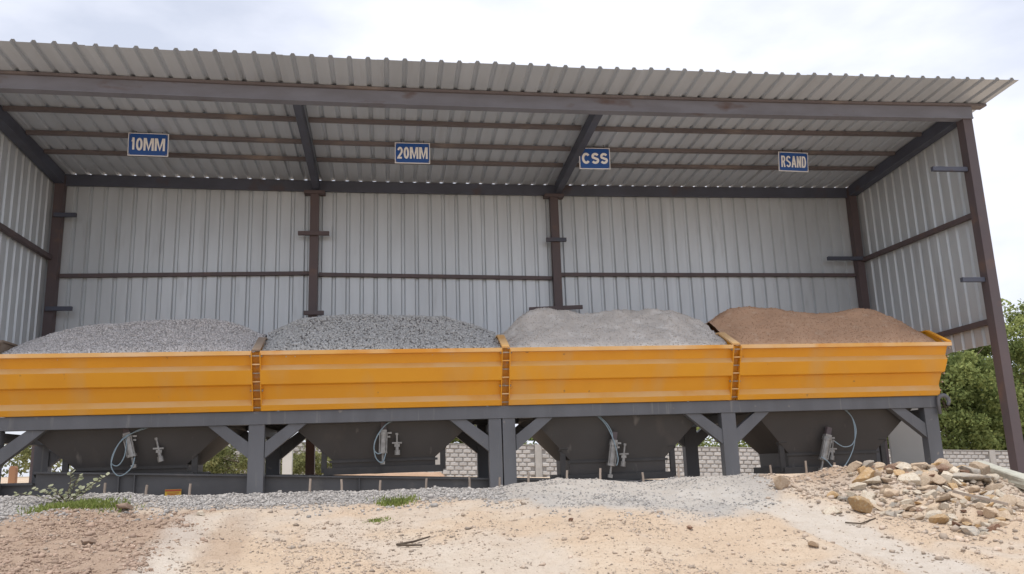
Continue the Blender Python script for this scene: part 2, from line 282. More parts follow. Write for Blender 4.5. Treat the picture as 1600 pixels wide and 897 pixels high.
def ground_mat():
    m = bpy.data.materials.new('soil'); m.use_nodes = True; t = m.node_tree; n = t.nodes; l = t.links; b = n['Principled BSDF']
    b.inputs['Roughness'].default_value = .95; b.inputs['Specular IOR Level'].default_value = .2
    at = n.new('ShaderNodeAttribute'); at.attribute_name = 'soil'; sp = n.new('ShaderNodeSeparateColor'); l.new(at.outputs['Color'], sp.inputs[0])
    co = n.new('ShaderNodeTexCoord')
    def noise(s, det=6, rg=.6):
        z = n.new('ShaderNodeTexNoise'); z.inputs['Scale'].default_value = s; z.inputs['Detail'].default_value = det; z.inputs['Roughness'].default_value = rg; l.new(co.outputs['Object'], z.inputs['Vector']); return z.outputs['Fac']
    def rmp(f, a, c): q = n.new('ShaderNodeMapRange'); q.inputs['From Min'].default_value = a; q.inputs['From Max'].default_value = c; l.new(f, q.inputs['Value']); return q.outputs['Result']
    def mix(f, a, c):
        q = n.new('ShaderNodeMix'); q.data_type = 'RGBA'
        for v, k in ((a, 'A'), (c, 'B')):
            if isinstance(v, tuple): q.inputs[k].default_value = (*v, 1)
            else: l.new(v, q.inputs[k])
        l.new(f, q.inputs['Factor']); return q.outputs['Result']
    big, mid, grit, fine = noise(1.1), noise(7, 7, .65), noise(22, 6, .7), noise(60, 4, .6)
    tan = mix(rmp(mid, .35, .68), (.61, .485, .365), (.555, .43, .315)); tan = mix(rmp(big, .5, .68), tan, (.62, .52, .41)); tan = mix(rmp(grit, .54, .66), tan, (.48, .37, .27)); tan = mix(rmp(fine, .58, .72), tan, (.34, .265, .20))
    red = mix(rmp(mid, .35, .65), (.43, .325, .25), (.35, .255, .19)); red = mix(rmp(fine, .57, .72), red, (.27, .195, .145))
    grv = mix(rmp(fine, .38, .62), (.30, .29, .28), (.45, .43, .41)); dst = mix(rmp(mid, .4, .65), (.60, .57, .53), (.54, .50, .45)); dst = mix(rmp(fine, .62, .75), dst, (.42, .38, .34))
    c = mix(sp.outputs[0], tan, red); c = mix(sp.outputs[1], c, grv); c = mix(sp.outputs[2], c, dst)
    l.new(c, b.inputs['Base Color'])
    bp_ = n.new('ShaderNodeBump'); bp_.inputs['Strength'].default_value = .8; bp_.inputs['Distance'].default_value = .02
    ad = n.new('ShaderNodeMath'); ad.operation = 'ADD'; l.new(grit, ad.inputs[0]); l.new(fine, ad.inputs[1]); l.new(ad.outputs[0], bp_.inputs['Height']); l.new(bp_.outputs['Normal'], b.inputs['Normal'])
    return m
gm = npmesh('ground', np.stack([GX, GY, GZ], -1).reshape(-1, 3), F, ground_mat(), smooth=True)
soil = np.zeros((nx*ny, 4)); soil[:, 3] = 1
nearm = (sstep(11, 10, GY)*sstep(3, 4, GY)*sstep(-7.2, -6.8, GX)*sstep(10.2, 9.8, GX)).ravel()
rd = np.maximum(m_red(GX, GY), .55*track(GX, GY)).ravel()
rd = np.maximum(rd, (.55*sstep(4.0, 4.4, GX)*sstep(7.2, 7.9, GY)).ravel())
soil[:, 0] = rd*nearm*.95; soil[:, 1] = m_grav(GX, GY).ravel()*nearm; soil[:, 2] = m_dust(GX, GY).ravel()*nearm*.8
a = gm.attributes.new('soil', 'FLOAT_COLOR', 'POINT'); a.data.foreach_set('color', soil.astype(np.float32).ravel())
g = link('ground', gm, None); tag(g, 'tan sandy bank rising to the machine with reddish soil and grey dust', kind='structure')

def G(x, y): return float(gz(np.array([float(x)]), np.array([float(y)]))[0])

# ------------------------------------------------------------------ the shed
shed = thing('storage_shed', (1.4, 10.5, -.36), 'open fronted grey corrugated metal shed on brown steel posts sheltering the yellow bins', 'shed')
def sag(x): return max(0., 1-((x-2)/6)**2)
def roof_z(x, y):
    t = (y-8.4)/(12.05-8.4); return (4.417-.058*sag(x))*(1-t)+(4.215-.045*sag(x))*t
P_ = .2
def ribs(u0, n, first=0.):
    """profile across n ribs starting at u0: list of (u, height)"""
    o = []
    for i in range(n):
        b = u0+i*P_; o += [(b, 0), (b+.068, 0), (b+.085, .029), (b+.115, .029), (b+.132, 0)]
    o.append((u0+n*P_, 0)); return o
def roof_sheet(u0, n):
    pr = ribs(u0, n); yy = np.linspace(8.4, 11.93, 9); V = []; Fc = []
    jy = random.uniform(-.012, .012)
    for y in yy:
        for u, h in pr: V.append((u, y+(jy if y < 8.5 else 0), roof_z(u, y)+h+.002*math.sin(u*3+y*2)))
    k = len(pr)
    for j in range(len(yy)-1):
        for i in range(k-1): Fc.append((j*k+i, j*k+i+1, (j+1)*k+i+1, (j+1)*k+i))
    return MB().add(V, Fc)
# ribs at x = -3.842 + .2 i ; rib centre sits at +.1 inside each pitch
start = -3.942-.2*6
for k in range(13):
    part('roof_sheet', roof_sheet(start+k*1.0, 5 if k < 12 else 4), M['zinc_roof'], shed)
def wall_sheet_back(u0, n, z0, z1):
    pr = ribs(u0, n); zz = np.linspace(z0, z1, 6); V = []; k = len(pr)
    for z in zz:
        for u, h in pr: V.append((u, 11.925+h+.004*math.sin(u*2.1+z*1.7), z))
    return MB().add(V, [(j*k+i, j*k+i+1, (j+1)*k+i+1, (j+1)*k+i) for j in range(5) for i in range(k-1)])
for k in range(12):
    part('wall_sheet', wall_sheet_back(-4.72+k*1.0, 5 if k < 11 else 6, 1.2+random.uniform(-.02, .02), 4.17), M['zinc'], shed)
def wall_sheet_side(u0, n, x, sgn, z0, zt):
    pr = ribs(u0, n); V = []; k = len(pr); T = np.linspace(0, 1, 6)
    for t in T:
        for u, h in pr: V.append((x+sgn*h, u, z0+(zt(u)-z0)*t))
    return MB().add(V, [(j*k+i, j*k+i+1, (j+1)*k+i+1, (j+1)*k+i) for j in range(5) for i in range(k-1)])
for k in range(3):
    n_ = 5 if k < 2 else 4
    part('wall_sheet', wall_sheet_side(9.14+k*1.0, n_, 7.47, 1, 1.27-.012*k, lambda u: roof_z(7.4, u)-.02), M['zinc'], shed)
    part('wall_sheet', wall_sheet_side(9.14+k*1.0, n_, -4.69, -1, 1.27, lambda u: roof_z(-4.6, u)-.02), M['zinc'], shed)
# posts
def post(x, y, z1, m, w=.12): return part('post', MB().box(x-w/2, x+w/2, y-w/2, y+w/2, -.6, z1), m, shed)
for x in (-4.6, -1.1, 2.465, 7.38): post(x, 11.85, 4.19 if x in (-4.6, 7.38) else 4.0, M['steel_brown'])
post(7.39, 9.1, 4.33, M['steel_brown'], .13); post(-4.62, 9.1, 4.33, M['steel_brown'], .15)
# beams
def beam_front():
    mb = MB(); n = 24
    X = np.linspace(-4.75, 7.46, n); V = []; Fc = []
    sec = [(9.02, -.035), (9.02, -.185), (9.01, -.185), (9.01, -.200), (9.13, -.200), (9.13, -.035)]
    for x in X:
        for y, dz in sec: V.append((x, y, roof_z(x, 9.08)+dz))
    k = 6
    for i in range(n-1):
        for j in range(k): Fc.append((i*k+j, i*k+(j+1) % k, (i+1)*k+(j+1) % k, (i+1)*k+j))
    Fc += [tuple(range(k)), tuple((n-1)*k+j for j in range(k-1, -1, -1))]
    return mb.add(V, Fc)
part('eave_beam', beam_front(), M['steel_grey'], shed)
def strip(y0, y1, top, h, x0, x1, n=24):
    mb = MB(); V = []; Fc = []
    for x in np.linspace(x0, x1, n):
        z = roof_z(x, (y0+y1)/2)-top
        V += [(x, y0, z), (x, y0, z-h), (x, y1, z-h), (x, y1, z)]
    for i in range(n-1):
        for j in range(4): Fc.append((i*4+j, i*4+(j+1) % 4, i*4+4+(j+1) % 4, i*4+4+j))
    return mb.add(V, Fc+[(0, 1, 2, 3), ((n-1)*4+3, (n-1)*4+2, (n-1)*4+1, (n-1)*4)])
part('purlin', strip(8.99, 9.12, .004, .03, -4.8, 7.66), M['purlin'], shed)
raf = [-4.6, -1.08, 2.53, 7.38]
for y in (9.86, 10.50, 11.06):
    for x0, x1 in ((-4.53, -1.15), (-1.01, 2.46), (2.60, 7.31)):
        dy = random.uniform(-.012, .012); part('purlin', strip(y-.03+dy, y+.03+dy, .004, .046, x0, x1, 8), M['purlin'], shed)
for x, w in zip(raf, (.13, .088, .095, .13)):
    mb = MB()
    V = []
    for y in (9.135, 11.78):
        for dx, dz in ((-w/2, -.02), (-w/2, -.175), (w/2, -.175), (w/2, -.02)): V.append((x+dx, y, roof_z(x, y)+dz))
    mb.add(V, [(3, 2, 1, 0), (4, 5, 6, 7)]+[(j, (j+1) % 4, 4+(j+1) % 4, 4+j) for j in range(4)])
    part('rafter', mb, M['steel_dark'], shed)
part('back_beam', strip(11.855, 11.895, .008, .165, -4.68, 7.46), M['steel_dark'], shed)
for x in (-1.1, 2.465): part('cap_plate', MB().box(x-.15, x+.15, 11.76, 11.90, 3.955, 4.001), M['steel_brown'], shed)
# girts
for (x0, z0, x1, z1) in ((-4.53, 2.747, -1.17, 2.785), (-1.03, 2.766, 2.395, 2.71), (2.535, 2.766, 7.31, 2.756)):
    part('girt', MB().bar((x0, 11.90, z0), (x1, 11.90, z1), .07, .05), M['steel_brown'], shed)
part('girt', MB().bar((7.42, 9.18, 2.93), (7.42, 11.78, 2.98), .07, .06), M['steel_brown'], shed)
part('girt', MB().bar((7.42, 9.18, 1.545), (7.42, 11.78, 1.50), .07, .065), M['steel_brown'], shed)
part('girt', MB().bar((-4.64, 9.18, 2.99), (-4.64, 11.78, 2.98), .07, .06), M['steel_brown'], shed)
# cleats (short stub angles welded to the posts)
for (x0, x1, y, z, dz, m) in ((-1.32, -.88, 11.755, 3.345, 0, 'steel_brown'), (-1.22, -.94, 11.755, 2.178, 0, 'steel_brown'), (2.31, 2.615, 11.755, 3.272, 0, 'steel_dark'), (2.01, 2.81, 11.755, 2.21, .03, 'steel_brown'),
                          (-4.62, -4.33, 11.755, 3.585, 0, 'steel_dark'), (-4.62, -4.29, 11.755, 2.26, 0, 'steel_dark'), (6.80, 7.42, 11.755, 2.995, 0, 'steel_dark'), (6.83, 7.315, 9.1, 3.50, 0, 'steel_dark'), (7.01, 7.315, 9.1, 2.05, 0, 'steel_dark')):
    part('cleat', MB().bar((x0, y, z), (x1, y, z+dz), .05, .055), M[m], shed)

# ------------------------------------------------------------------ hanging name boards
def arc(cx, cy, rx, ry, a0, a1, n=9): return [(cx+rx*math.cos(R(a0+(a1-a0)*i/(n-1))), cy+ry*math.sin(R(a0+(a1-a0)*i/(n-1)))) for i in range(n)]
GLYPH = {'1': (.48, [([(.05, .72), (.35, .80), (.62, 1.12)], 0), ([(.68, 1.02), (.68, -.02)], 0)]), '0': (.78, [(arc(.5, .5, .5, .5, 90, 450, 25)[:-1], 1)]),
         '2': (.78, [(arc(.5, .70, .5, .30, 170, -35, 9)+[(.62, .36), (.12, .10), (.02, 0), (1.02, 0)], 0)]),
         'M': (1.22, [([(0, -.08), (0, 1.0), (.13, 1.0), (.5, .05), (.87, 1.0), (1, 1.0), (1, -.08)], 0)]), 'C': (1.0, [(arc(.5, .5, .5, .5, 38, 322, 19), 0)]),
         'S': (.92, [(arc(.5, .74, .48, .26, 22, 215, 10)+[(.35, .54), (.66, .46)]+arc(.5, .26, .5, .26, 35, -158, 10), 0)]),
         'R': (.82, [([(0, -.08), (0, 1), (.55, 1)]+arc(.6, .75, .36, .25, 85, -85, 7)+[(.1, .5)], 0), ([(.5, .48), (.72, .34), (.98, -.08)], 0)]),
         'A': (.90, [([(-.04, -.08), (.44, 1.0), (.56, 1.0), (1.04, -.08)], 0), ([(.2, .27), (.8, .27)], 0)]), 'N': (.84, [([(0, -.08), (0, 1.0), (.1, 1.0), (.9, 0), (1, 0), (1, 1.08)], 0)]),
         'D': (.84, [([(0, 0), (0, 1), (.45, 1)]+arc(.48, .5, .5, .5, 80, -80, 11)+[(.45, 0)], 1)])}
def lettering(text, cx, y, cz, tw, th, bold):
    """flat printed capitals: every stroke a mitred ribbon"""
    gap = bold*.42; tot = sum(GLYPH[c][0] for c in text); unit = (tw-gap*(len(text)-1))/tot; x = cx-tw/2; mb = MB(); k = 0
    for c in text:
        w, strokes = GLYPH[c]; w *= unit
        for pts, closed in strokes:
            P = [Vector((x+bold/2+p[0]*(w-bold), cz-th/2+bold/2+p[1]*(th-bold))) for p in pts]; n = len(P); k += 1; yy = y-.0004*(k % 3); V = []
            for i in range(n):
                a = P[i-1] if (closed or i) else P[0]; b = P[(i+1) % n] if (closed or i < n-1) else P[-1]
                d0 = (P[i]-a).normalized() if (P[i]-a).length > 1e-9 else (b-P[i]).normalized(); d1 = (b-P[i]).normalized() if (b-P[i]).length > 1e-9 else d0
                nn = Vector((-d0.y-d1.y, d0.x+d1.x)); nn = nn.normalized() if nn.length > 1e-6 else Vector((-d0.y, d0.x)); m_ = bold/2/max(.55, nn.dot(Vector((-d0.y, d0.x))))
                V += [(P[i].x+nn.x*m_, yy, P[i].y+nn.y*m_), (P[i].x-nn.x*m_, yy, P[i].y-nn.y*m_)]
            mb.add(V, [(2*i, 2*i+1, (2*i+3) % (2*n), (2*i+2) % (2*n)) for i in range(n if closed else n-1)])
        x += w+gap
    return mb
def board(text, x0, x1, z0, z1, tilt, label, tw, th, heavy):
    cx, cz = (x0+x1)/2, (z0+z1)/2; y = 10.42
    t = thing('sign_board', (cx, y, z0), label, 'sign', 'blue boards naming the bins')
    w, h = x1-x0, z1-z0
    def shp(wx, hz, ya, yb): return MB().box(cx-wx/2, cx+wx/2, y+ya, y+yb, cz-hz/2, cz+hz/2)
    part('border', shp(w, h, -.004, .004), M['sign_white'], t); part('panel', shp(w-.022, h-.022, -.009, -.0045), M['sign_blue'], t)
    part('lettering', lettering(text, cx, y-.0125, cz, tw, th, heavy), M['sign_white'], t)
    for sx in (-1, 1):
        for sz in (-1, 1): part('screw', MB().tube([(cx+sx*(w/2-.022), y-.009, cz+sz*(h/2-.022)), (cx+sx*(w/2-.022), y-.015, cz+sz*(h/2-.022))], .006, 6), M['bolt'], t)
    for sx in (-1, 1): part('hanger', MB().tube([(cx+sx*w*.32, y+.006, z1-.05), (cx+sx*w*.32, y+.03, z1+.06)], .004, 5), M['dark_iron'], t)
    t.rotation_euler = (R(6), R(tilt), 0)
board('10MM', -3.29, -2.80, 3.965, 4.262, .8, 'blue board lettered 10MM hanging above the leftmost gravel pile', .41, .165, .026)
board('20MM', .056, .520, 3.935, 4.215, 0, 'blue board lettered 20MM hanging above the coarse gravel pile', .40, .16, .0255)
board('CSS', 2.553, 2.985, 3.905, 4.20, -.6, 'blue board lettered CSS hanging beside the right rafter', .365, .155, .033)
board('RSAND', 5.44, 5.885, 3.925, 4.205, 1.2, 'blue board lettered RSAND hanging above the brown sand', .375, .165, .0225)

# ------------------------------------------------------------------ the batching machine
J = [-4.13, -1.43, 1.27, 3.985, 6.70]      # bin joints at the rim
YT, YB, ZT, ZB = 9.10, 9.33, 1.262, .647    # front panel: top and bottom line
ZR = 1.46                                   # raised back part of dividers
bat = thing('aggregate_batcher', (1.3, 10, -.4), 'long yellow four bin aggregate batcher on grey legs with dark hoppers underneath', 'batching machine')
def fx(k, t):                               # x of joint k at depth t (0 top .. 1 bottom), ends flare
    return J[k]+(.085*t if k == 0 else -.085*t if k == 4 else -.0*t)
PROF = [(.0, 0), (.22, 0), (.315, .062), (.55, .064), (.568, 0), (.80, 0), (.905, .058), (1.0, .058)]
def front_panel(k, back=False):
    g_ = .0 if k in (0,) else .045; g2 = .0 if k == 3 else .045
    V = []
    for t, o in PROF:
        z = ZT+(ZB-ZT)*t; y = YT+(YB-YT)*t-o
        if back: y = 2*10.02-y; z = z if t > 0 else ZR
        V += [(fx(k, t)+g_, y, z), (fx(k+1, t)-g2, y, z)]
    n = len(PROF); mb = MB().add(V, [(2*i, 2*i+1, 2*i+3, 2*i+2) if not back else (2*i+2, 2*i+3, 2*i+1, 2*i) for i in range(n-1)])
    # inner skin gives the wall its thickness
    V2 = []; mb.ledge = (1, 5)
    for t in (0, 1):
        z = ZT+(ZB-ZT)*t; y = YT+(YB-YT)*t+.008
        if back: y = 2*10.02-y; z = z if t > 0 else ZR
        V2 += [(fx(k, t)+g_, y, z), (fx(k+1, t)-g2, y, z)]
    mb.add(V2, [(2, 3, 1, 0)]); return mb
for k in range(4):
    pm = front_panel(k); fp = part('front_panel', pm, M['yellow'], bat); fp.data.materials.append(M['yellow_dust'])
    for i in pm.ledge: fp.data.polygons[i].material_index = 1
    g_ = .0 if k == 0 else .045; g2 = .0 if k == 3 else .045
    part('rim', MB().box(J[k]+g_-(.02 if k == 0 else 0), J[k+1]-g2+(.02 if k == 3 else 0), YT-.045, YT+.03, ZT-.035, ZT+.008), M['yellow_rim'], fp)
    # small end flange beside the joint
    part('back_panel', front_panel(k, True), M['yellow'], bat)
def gable(x, name, m, th=.045, cap=True):
    poly = [(YT+.012, ZT-.01), (9.49, ZR), (10.55, ZR), (10.93, ZR-.01), (10.70, ZB+.03), (YB+.012, ZB+.03)]
    n = len(poly); V = [(x-th/2, y, z) for y, z in poly]+[(x+th/2, y, z) for y, z in poly]
    o = part(name, MB().add(V, [tuple(range(n)), tuple(range(2*n-1, n-1, -1))]+[(i, i+n, (i+1) % n+n, (i+1) % n) for i in range(n)]), m, bat)
    if cap:
        mb = MB().bar((x, YT-.03, ZT+.014), (x, 9.49, ZR+.014), .085, .02).bar((x, 9.492, ZR+.014), (x, 10.9, ZR+.014), .085, .02)
        part('cap_strip', mb, M['yellow_rim'] if x > 0 else M['bin_inside'], o)
    return o
for k in (1, 2, 3): gable(J[k], 'divider', M['yellow'])
for k, s in ((0, 1), (4, -1)):
    # flared end plates
    poly = [(YT+.012, ZT-.01), (9.49, ZR), (10.55, ZR), (10.93, ZR-.01), (10.70, ZB+.01), (YB+.012, ZB+.01)]
    V = []
    for dx in (0, s*.012):
        for y, z in poly: V.append((J[k]+s*.085*(ZT-z)/(ZT-ZB)+dx, y, z))
    n = 6; o = part('end_plate', MB().add(V, [tuple(range(n)), tuple(range(2*n-1, n-1, -1))]+[(i, i+n, (i+1) % n+n, (i+1) % n) for i in range(n)]), M['yellow'] if k else M['bin_inside'], bat)
    mb = MB().bar((J[k], YT-.03, ZT+.012), (J[k]-s*.025, 9.49, ZR+.012), .05, .022).bar((J[k]-s*.025, 9.492, ZR+.012), (J[k]-s*.025, 10.9, ZR+.012), .05, .022)
    part('cap_strip', mb, M['yellow'] if k else M['bin_inside'], o)
    # bolts along the flared edge
    for i in range(6):
        t = .1+i*.16; z = ZT+(ZB-ZT)*t; y = YT+(YB-YT)*t
        part('bolt', MB().tube([(fx(k, t)+s*-.012, y-.02, z), (fx(k, t)-s*.012, y-.045, z)], .011, 6), M['bolt'], o)
# bolted joints between bins: two flanges, back strip and cross pieces
for k in (1, 2, 3):
    x = J[k]; nv = []
    def pl(dx0, dx1, o0, o1, t0=0., t1=1.):
        V = []
        for t in (t0, t1):
            z = ZT-.0+(ZB-ZT)*t; y = YT+(YB-YT)*t
            V += [(x+dx0, y-o1, z), (x+dx1, y-o1, z), (x+dx1, y-o0, z), (x+dx0, y-o0, z)]
        return MB().add(V, [(0, 1, 2, 3), (7, 6, 5, 4)]+[(j, j+4, (j+1) % 4+4, (j+1) % 4) for j in range(4)])
    js = part('joint_strip', pl(-.044, .044, -.012, -.004), M['yellow_joint'], bat)
    part('flange', pl(-.050, -.040, -.004, .062, .02), M['yellow'], js); part('flange', pl(.040, .050, -.004, .062, .02), M['yellow'], js)
    for i in range(7):
        t = .07+i*.145; z = ZT+(ZB-ZT)*t; y = YT+(YB-YT)*t
        if i % 2: part('rung', MB().box(x-.039, x+.039, y-.058, y-.002, z-.006, z+.006), M['yellow_rim'], js)
        else:
            e = random.uniform(0, .012); part('rung', MB().tube([(x-.062-e, y-.032, z), (x+.062, y-.032, z)], .008, 6).tube([(x-.064, y-.032, z), (x-.051, y-.032, z)], .014, 6).tube([(x+.051, y-.032, z), (x+.066, y-.032, z)], .014, 6), M['bolt'], js)
# frame: front and back rails, legs, braces
for y0, y1 in ((9.30, 9.44), (10.60, 10.74)):
    part('rail', MB().box(-4.2, 6.62, y0, y1, .505, ZB-.004), M['grey_paint'], bat)
LEG = [(-4.08, .165), (J[1]-.005, .165), (1.165-.012, .142), (1.31, .142), (3.91, .172), (6.50, .172)]
for y0, y1, m in ((9.312, 9.43, 'grey_paint'), (10.61, 10.73, 'grey_paint')):
    for x, w in LEG: part('leg', MB().box(x-w/2, x+w/2, y0, y1, -.5, .503), M[m], bat)
    for xl, xr, s in ((-4.08, 0, 1), (J[1], 0, 0), (1.235, .072, 0), (3.91, .004, 0), (6.50, 0, -1)):
        for sgn in (-1, 1):
            if s and sgn != s: continue
            e = .083+xr
            p = [(xl+sgn*e, .145), (xl+sgn*e, .315), (xl+sgn*(e+.25), .5025), (xl+sgn*(e+.432), .5025)]
            if sgn < 0: p = p[::-1]
            part('brace', MB().prism(p, y0+.012, y1-.02), M[m], bat)
for x in (-4.08, J[1], 1.235, 3.91, 6.5):
    part('cross_member', MB().box(x-.05, x+.05, 9.445, 10.595, .39, .49), M['grey_paint'], bat)
# lifting hook on the right end of the rail
pts = [(6.585, 9.27, .42)]+[(6.655-.07*math.cos(a_), 9.27, .575+.07*math.sin(a_)) for a_ in np.linspace(0, math.pi*1.25, 12)]
part('hook', MB().tube(pts, [.022]*3+[.026]*8+[.02]*2, 8), M['grey_paint'], bat, smooth=True)

# hoppers
def hopper(k, zb, lift):
    c = (J[k]+J[k+1])/2+(-.02 if k == 3 else 0); zs = .11 if k < 2 else .02
    rings = [(1.04, 9.45, 10.60, .60), (1.02, 9.45, 10.60, .50), (.575, 9.60, 10.42, zs), (.575, 9.62, 10.40, zb)]
    V = []; Fc = []
    for hw, y0, y1, z in rings: V += [(c-hw, y0, z), (c+hw, y0, z), (c+hw, y1, z), (c-hw, y1, z)]
    for i in range(3):
        for j in range(4): Fc.append((i*4+j, i*4+(j+1) % 4, i*4+4+(j+1) % 4, i*4+4+j))
    h = part('hopper', MB().add(V, Fc), M['hopper'], bat)
    part('chute_band', MB().box(c-.60, c+.60, 9.585, 9.598, zs-.035, zs-.01), M['dark_iron'], h)
    # curved gate under the chute with its pivot bearings
    pts = []
    gp = [(c-.66, zb+.05), (c+.66, zb+.05), (c+.66, zb-.025), (c-.66, zb-.025)]
    part('gate', MB().prism(gp, 9.56, 10.44), M['dark_iron'], h)
    for s in (-1, 1):
        part('bearing', MB().tube([(c+s*.60, 9.60, zs+.14), (c+s*.70, 9.60, zs+.14)], .045, 10).box(c+s*.66-.03, c+s*.66+.03, 9.58, 9.62, zb, zs+.13), M['dark_iron'], h)
    for dx in (-.36, .34): part('weld_stud', MB().bar((c+dx, 9.50, .41), (c+dx, 9.525, .33), .008, .008), M['alu'], h)
    return h, c
def cylinder(h, a, b, r=.042):
    a, b = Vector(a), Vector(b); d = (b-a).normalized(); Ln = (b-a).length
    q = lambda t: a+d*t*Ln
    side = Vector((1, 0, 0))
    mb = MB().bar(q(0), q(.1), .075, .075, (0, 1, 0)).tube([q(.1), q(.22)], r*1.2, 12).tube([q(.22), q(.9)], r, 14).tube([q(.9), q(1.)], r*1.25, 12)
    for s in (-1, 1): mb.tube([q(.12)+side*s*r*.95+Vector((0, -r*.75, 0)), q(.98)+side*s*r*.95+Vector((0, -r*.75, 0))], .007, 6)
    mb.tube([q(1.), q(1.35)], .014, 8).bar(q(1.32), q(1.45), .05, .05, (0, 1, 0))
    mb.bar(q(.14)+side*r*1.1, q(.14)+side*(r*1.1+.045), .02, .02).bar(q(.3)+side*r*1.0, q(.3)+side*(r*1.0+.035), .02, .02)
    part('air_cylinder', mb, M['alu'], h)
    part('mounting', MB().bar(a-d*.09, a, .06, .05, (0, 1, 0)), M['steel_brown'], h)
def hose(h, pts, r=.0062):
    # smooth through control points
    P = [Vector(p) for p in pts]; out = []
    for i in range(len(P)-1):
        p0, p1, p2, p3 = P[max(i-1, 0)], P[i], P[i+1], P[min(i+2, len(P)-1)]
        for t in np.linspace(0, 1, 7)[:-1]: out.append(.5*((2*p1)+(p2-p0)*t+(2*p0-5*p1+4*p2-p3)*t*t+(3*p1-p0-3*p2+p3)*t**3))
    out.append(P[-1]); part('air_hose', MB().tube(out, r, 6), M['hose'], h, smooth=True)
def vibrator(h, x, z, tilt, ln=.2):
    d = Vector((math.sin(tilt), 0, -math.cos(tilt))); a = Vector((x, 9.50, z)); q = lambda t: a+d*t*ln
    mb = MB().tube([q(0), q(.62)], .012, 8).tube([q(-.08), q(.02)], .02, 8).tube([q(.78), q(1.02)], .032, 10).tube([q(.62), q(.8)], .02, 8)
    mb.bar(q(.42)-Vector((.055, 0, 0)), q(.42)+Vector((.055, 0, 0)), .02, .018).bar(q(.55)-Vector((.03, 0, 0)), q(.55)+Vector((.03, 0, 0)), .02, .03)
    part('latch_rod', mb, M['alu'], h)
h1, c1 = hopper(0, -.02, 0); h2, c2 = hopper(1, -.03, 0); h3, c3 = hopper(2, -.20, 0); h4, c4 = hopper(3, -.20, 0)
YC = 9.47
cylinder(h1, (-2.80, YC, .46), (-2.735, YC, .205)); vibrator(h1, -2.505, .385, .25, .24)
hose(h1, [(-2.55, 9.44, .52), (-2.72, 9.42, .46), (-2.82, 9.41, .40), (-2.90, 9.41, .27), (-2.925, 9.42, .15), (-2.86, 9.43, .12), (-2.80, 9.43, .22), (-2.79, 9.43, .40)])
hose(h1, [(-2.60, 9.44, .52), (-2.74, 9.42, .45), (-2.86, 9.40, .34), (-2.92, 9.40, .14), (-2.87, 9.41, .03), (-2.80, 9.42, .02), (-2.72, 9.43, .10), (-2.70, 9.44, .20)])
cylinder(h2, (-.085, YC, .42), (-.092, YC, .16)); vibrator(h2, .062, .365, .02, .22)
hose(h2, [(.06, 9.44, .52), (-.04, 9.42, .49), (-.12, 9.41, .40), (-.185, 9.41, .27), (-.17, 9.42, .12), (-.10, 9.43, .06), (-.06, 9.43, .16)])
hose(h2, [(.03, 9.44, .52), (-.06, 9.42, .47), (-.15, 9.41, .36), (-.19, 9.41, .22), (-.15, 9.42, .16), (-.10, 9.43, .17)])
cylinder(h3, (2.555, YC, .235), (2.505, YC, -.06)); vibrator(h3, 2.69, .17, -.16, .24)
hose(h3, [(2.36, 9.44, .52), (2.45, 9.42, .42), (2.51, 9.41, .30), (2.55, 9.41, .18), (2.58, 9.42, .02), (2.56, 9.43, -.06)])
hose(h3, [(2.38, 9.44, .52), (2.47, 9.42, .42), (2.52, 9.41, .32), (2.53, 9.42, .24)])
cylinder(h4, (5.21, YC, .22), (5.115, YC, -.08), .046); vibrator(h4, 5.285, .14, -.2, .22)
hose(h4, [(5.46, 9.44, .52), (5.53, 9.42, .40), (5.55, 9.41, .25), (5.48, 9.40, .10), (5.36, 9.40, .07), (5.26, 9.42, .14)])
hose(h4, [(5.44, 9.44, .52), (5.52, 9.42, .42), (5.535, 9.41, .26), (5.50, 9.41, .08), (5.42, 9.42, -.08), (5.32, 9.43, -.2)])
hose(h4, [(5.07, 9.42, -.04), (5.13, 9.40, -.09), (5.18, 9.40, -.15), (5.26, 9.42, -.22)])

# ------------------------------------------------------------------ belt conveyor under the hoppers
con = thing('belt_conveyor', (-.5, 9.9, -.4), 'dark grey inclined belt conveyor running below the hoppers', 'conveyor')
def ibeam(x0, z0, x1, z1, y, h=.27, w=.1):
    mb = MB()
    a, b = Vector((x0, y, z0)), Vector((x1, y, z1)); dn = Vector((0, 0, 1))
    mb.bar(a-dn*.009, b-dn*.009, w, .018).bar(a-dn*h/2, b-dn*h/2, .012, h-.038).bar(a-dn*(h-.009), b-dn*(h-.009), w, .018); return mb
def cz_(x): return .084+(x+3.7)*(-.22-.084)/6.3
for y in (9.52, 10.42):
    part('side_beam', ibeam(-3.7, cz_(-3.7), 3.5, cz_(3.5), y), M['conveyor'], con)
    part('tail_beam', ibeam(-4.9, -.02, -3.705, -.035, y, .24), M['conveyor'], con)
for x in (-2.86, -2.70, -.35, 1.7): part('stiffener', MB().box(x-.006, x+.006, 9.472, 9.513, cz_(x)-.25, cz_(x)-.022), M['conveyor'], con)
mb = MB(); V = []
for x in (-3.75, 3.45):
    for y, dz in ((9.58, .0), (9.75, -.10), (10.19, -.10), (10.36, .0)): V.append((x, y, cz_(x)+dz-.03))
mb.add(V, [(0, 1, 5, 4), (1, 2, 6, 5), (2, 3, 7, 6)]); part('belt', mb, M['rubber'], con)
for x in (-3.5, -2.4, -1.3, -.2, .9, 2.0, 3.1): part('roller', MB().tube([(x, 9.55, cz_(x)-.15), (x, 10.39, cz_(x)-.15)], .045, 10), M['dark_iron'], con, smooth=True)
nb = thing('warning_notice', (-2.295, 9.455, -.24), 'small yellow notice with red heading low on the conveyor beam', 'notice')
part('plate', MB().box(-2.378, -2.212, 9.452, 9.458, -.235, -.145), M['notice_yellow'], nb); part('heading', MB().box(-2.374, -2.216, 9.447, 9.4515, -.166, -.148), M['notice_red'], nb)
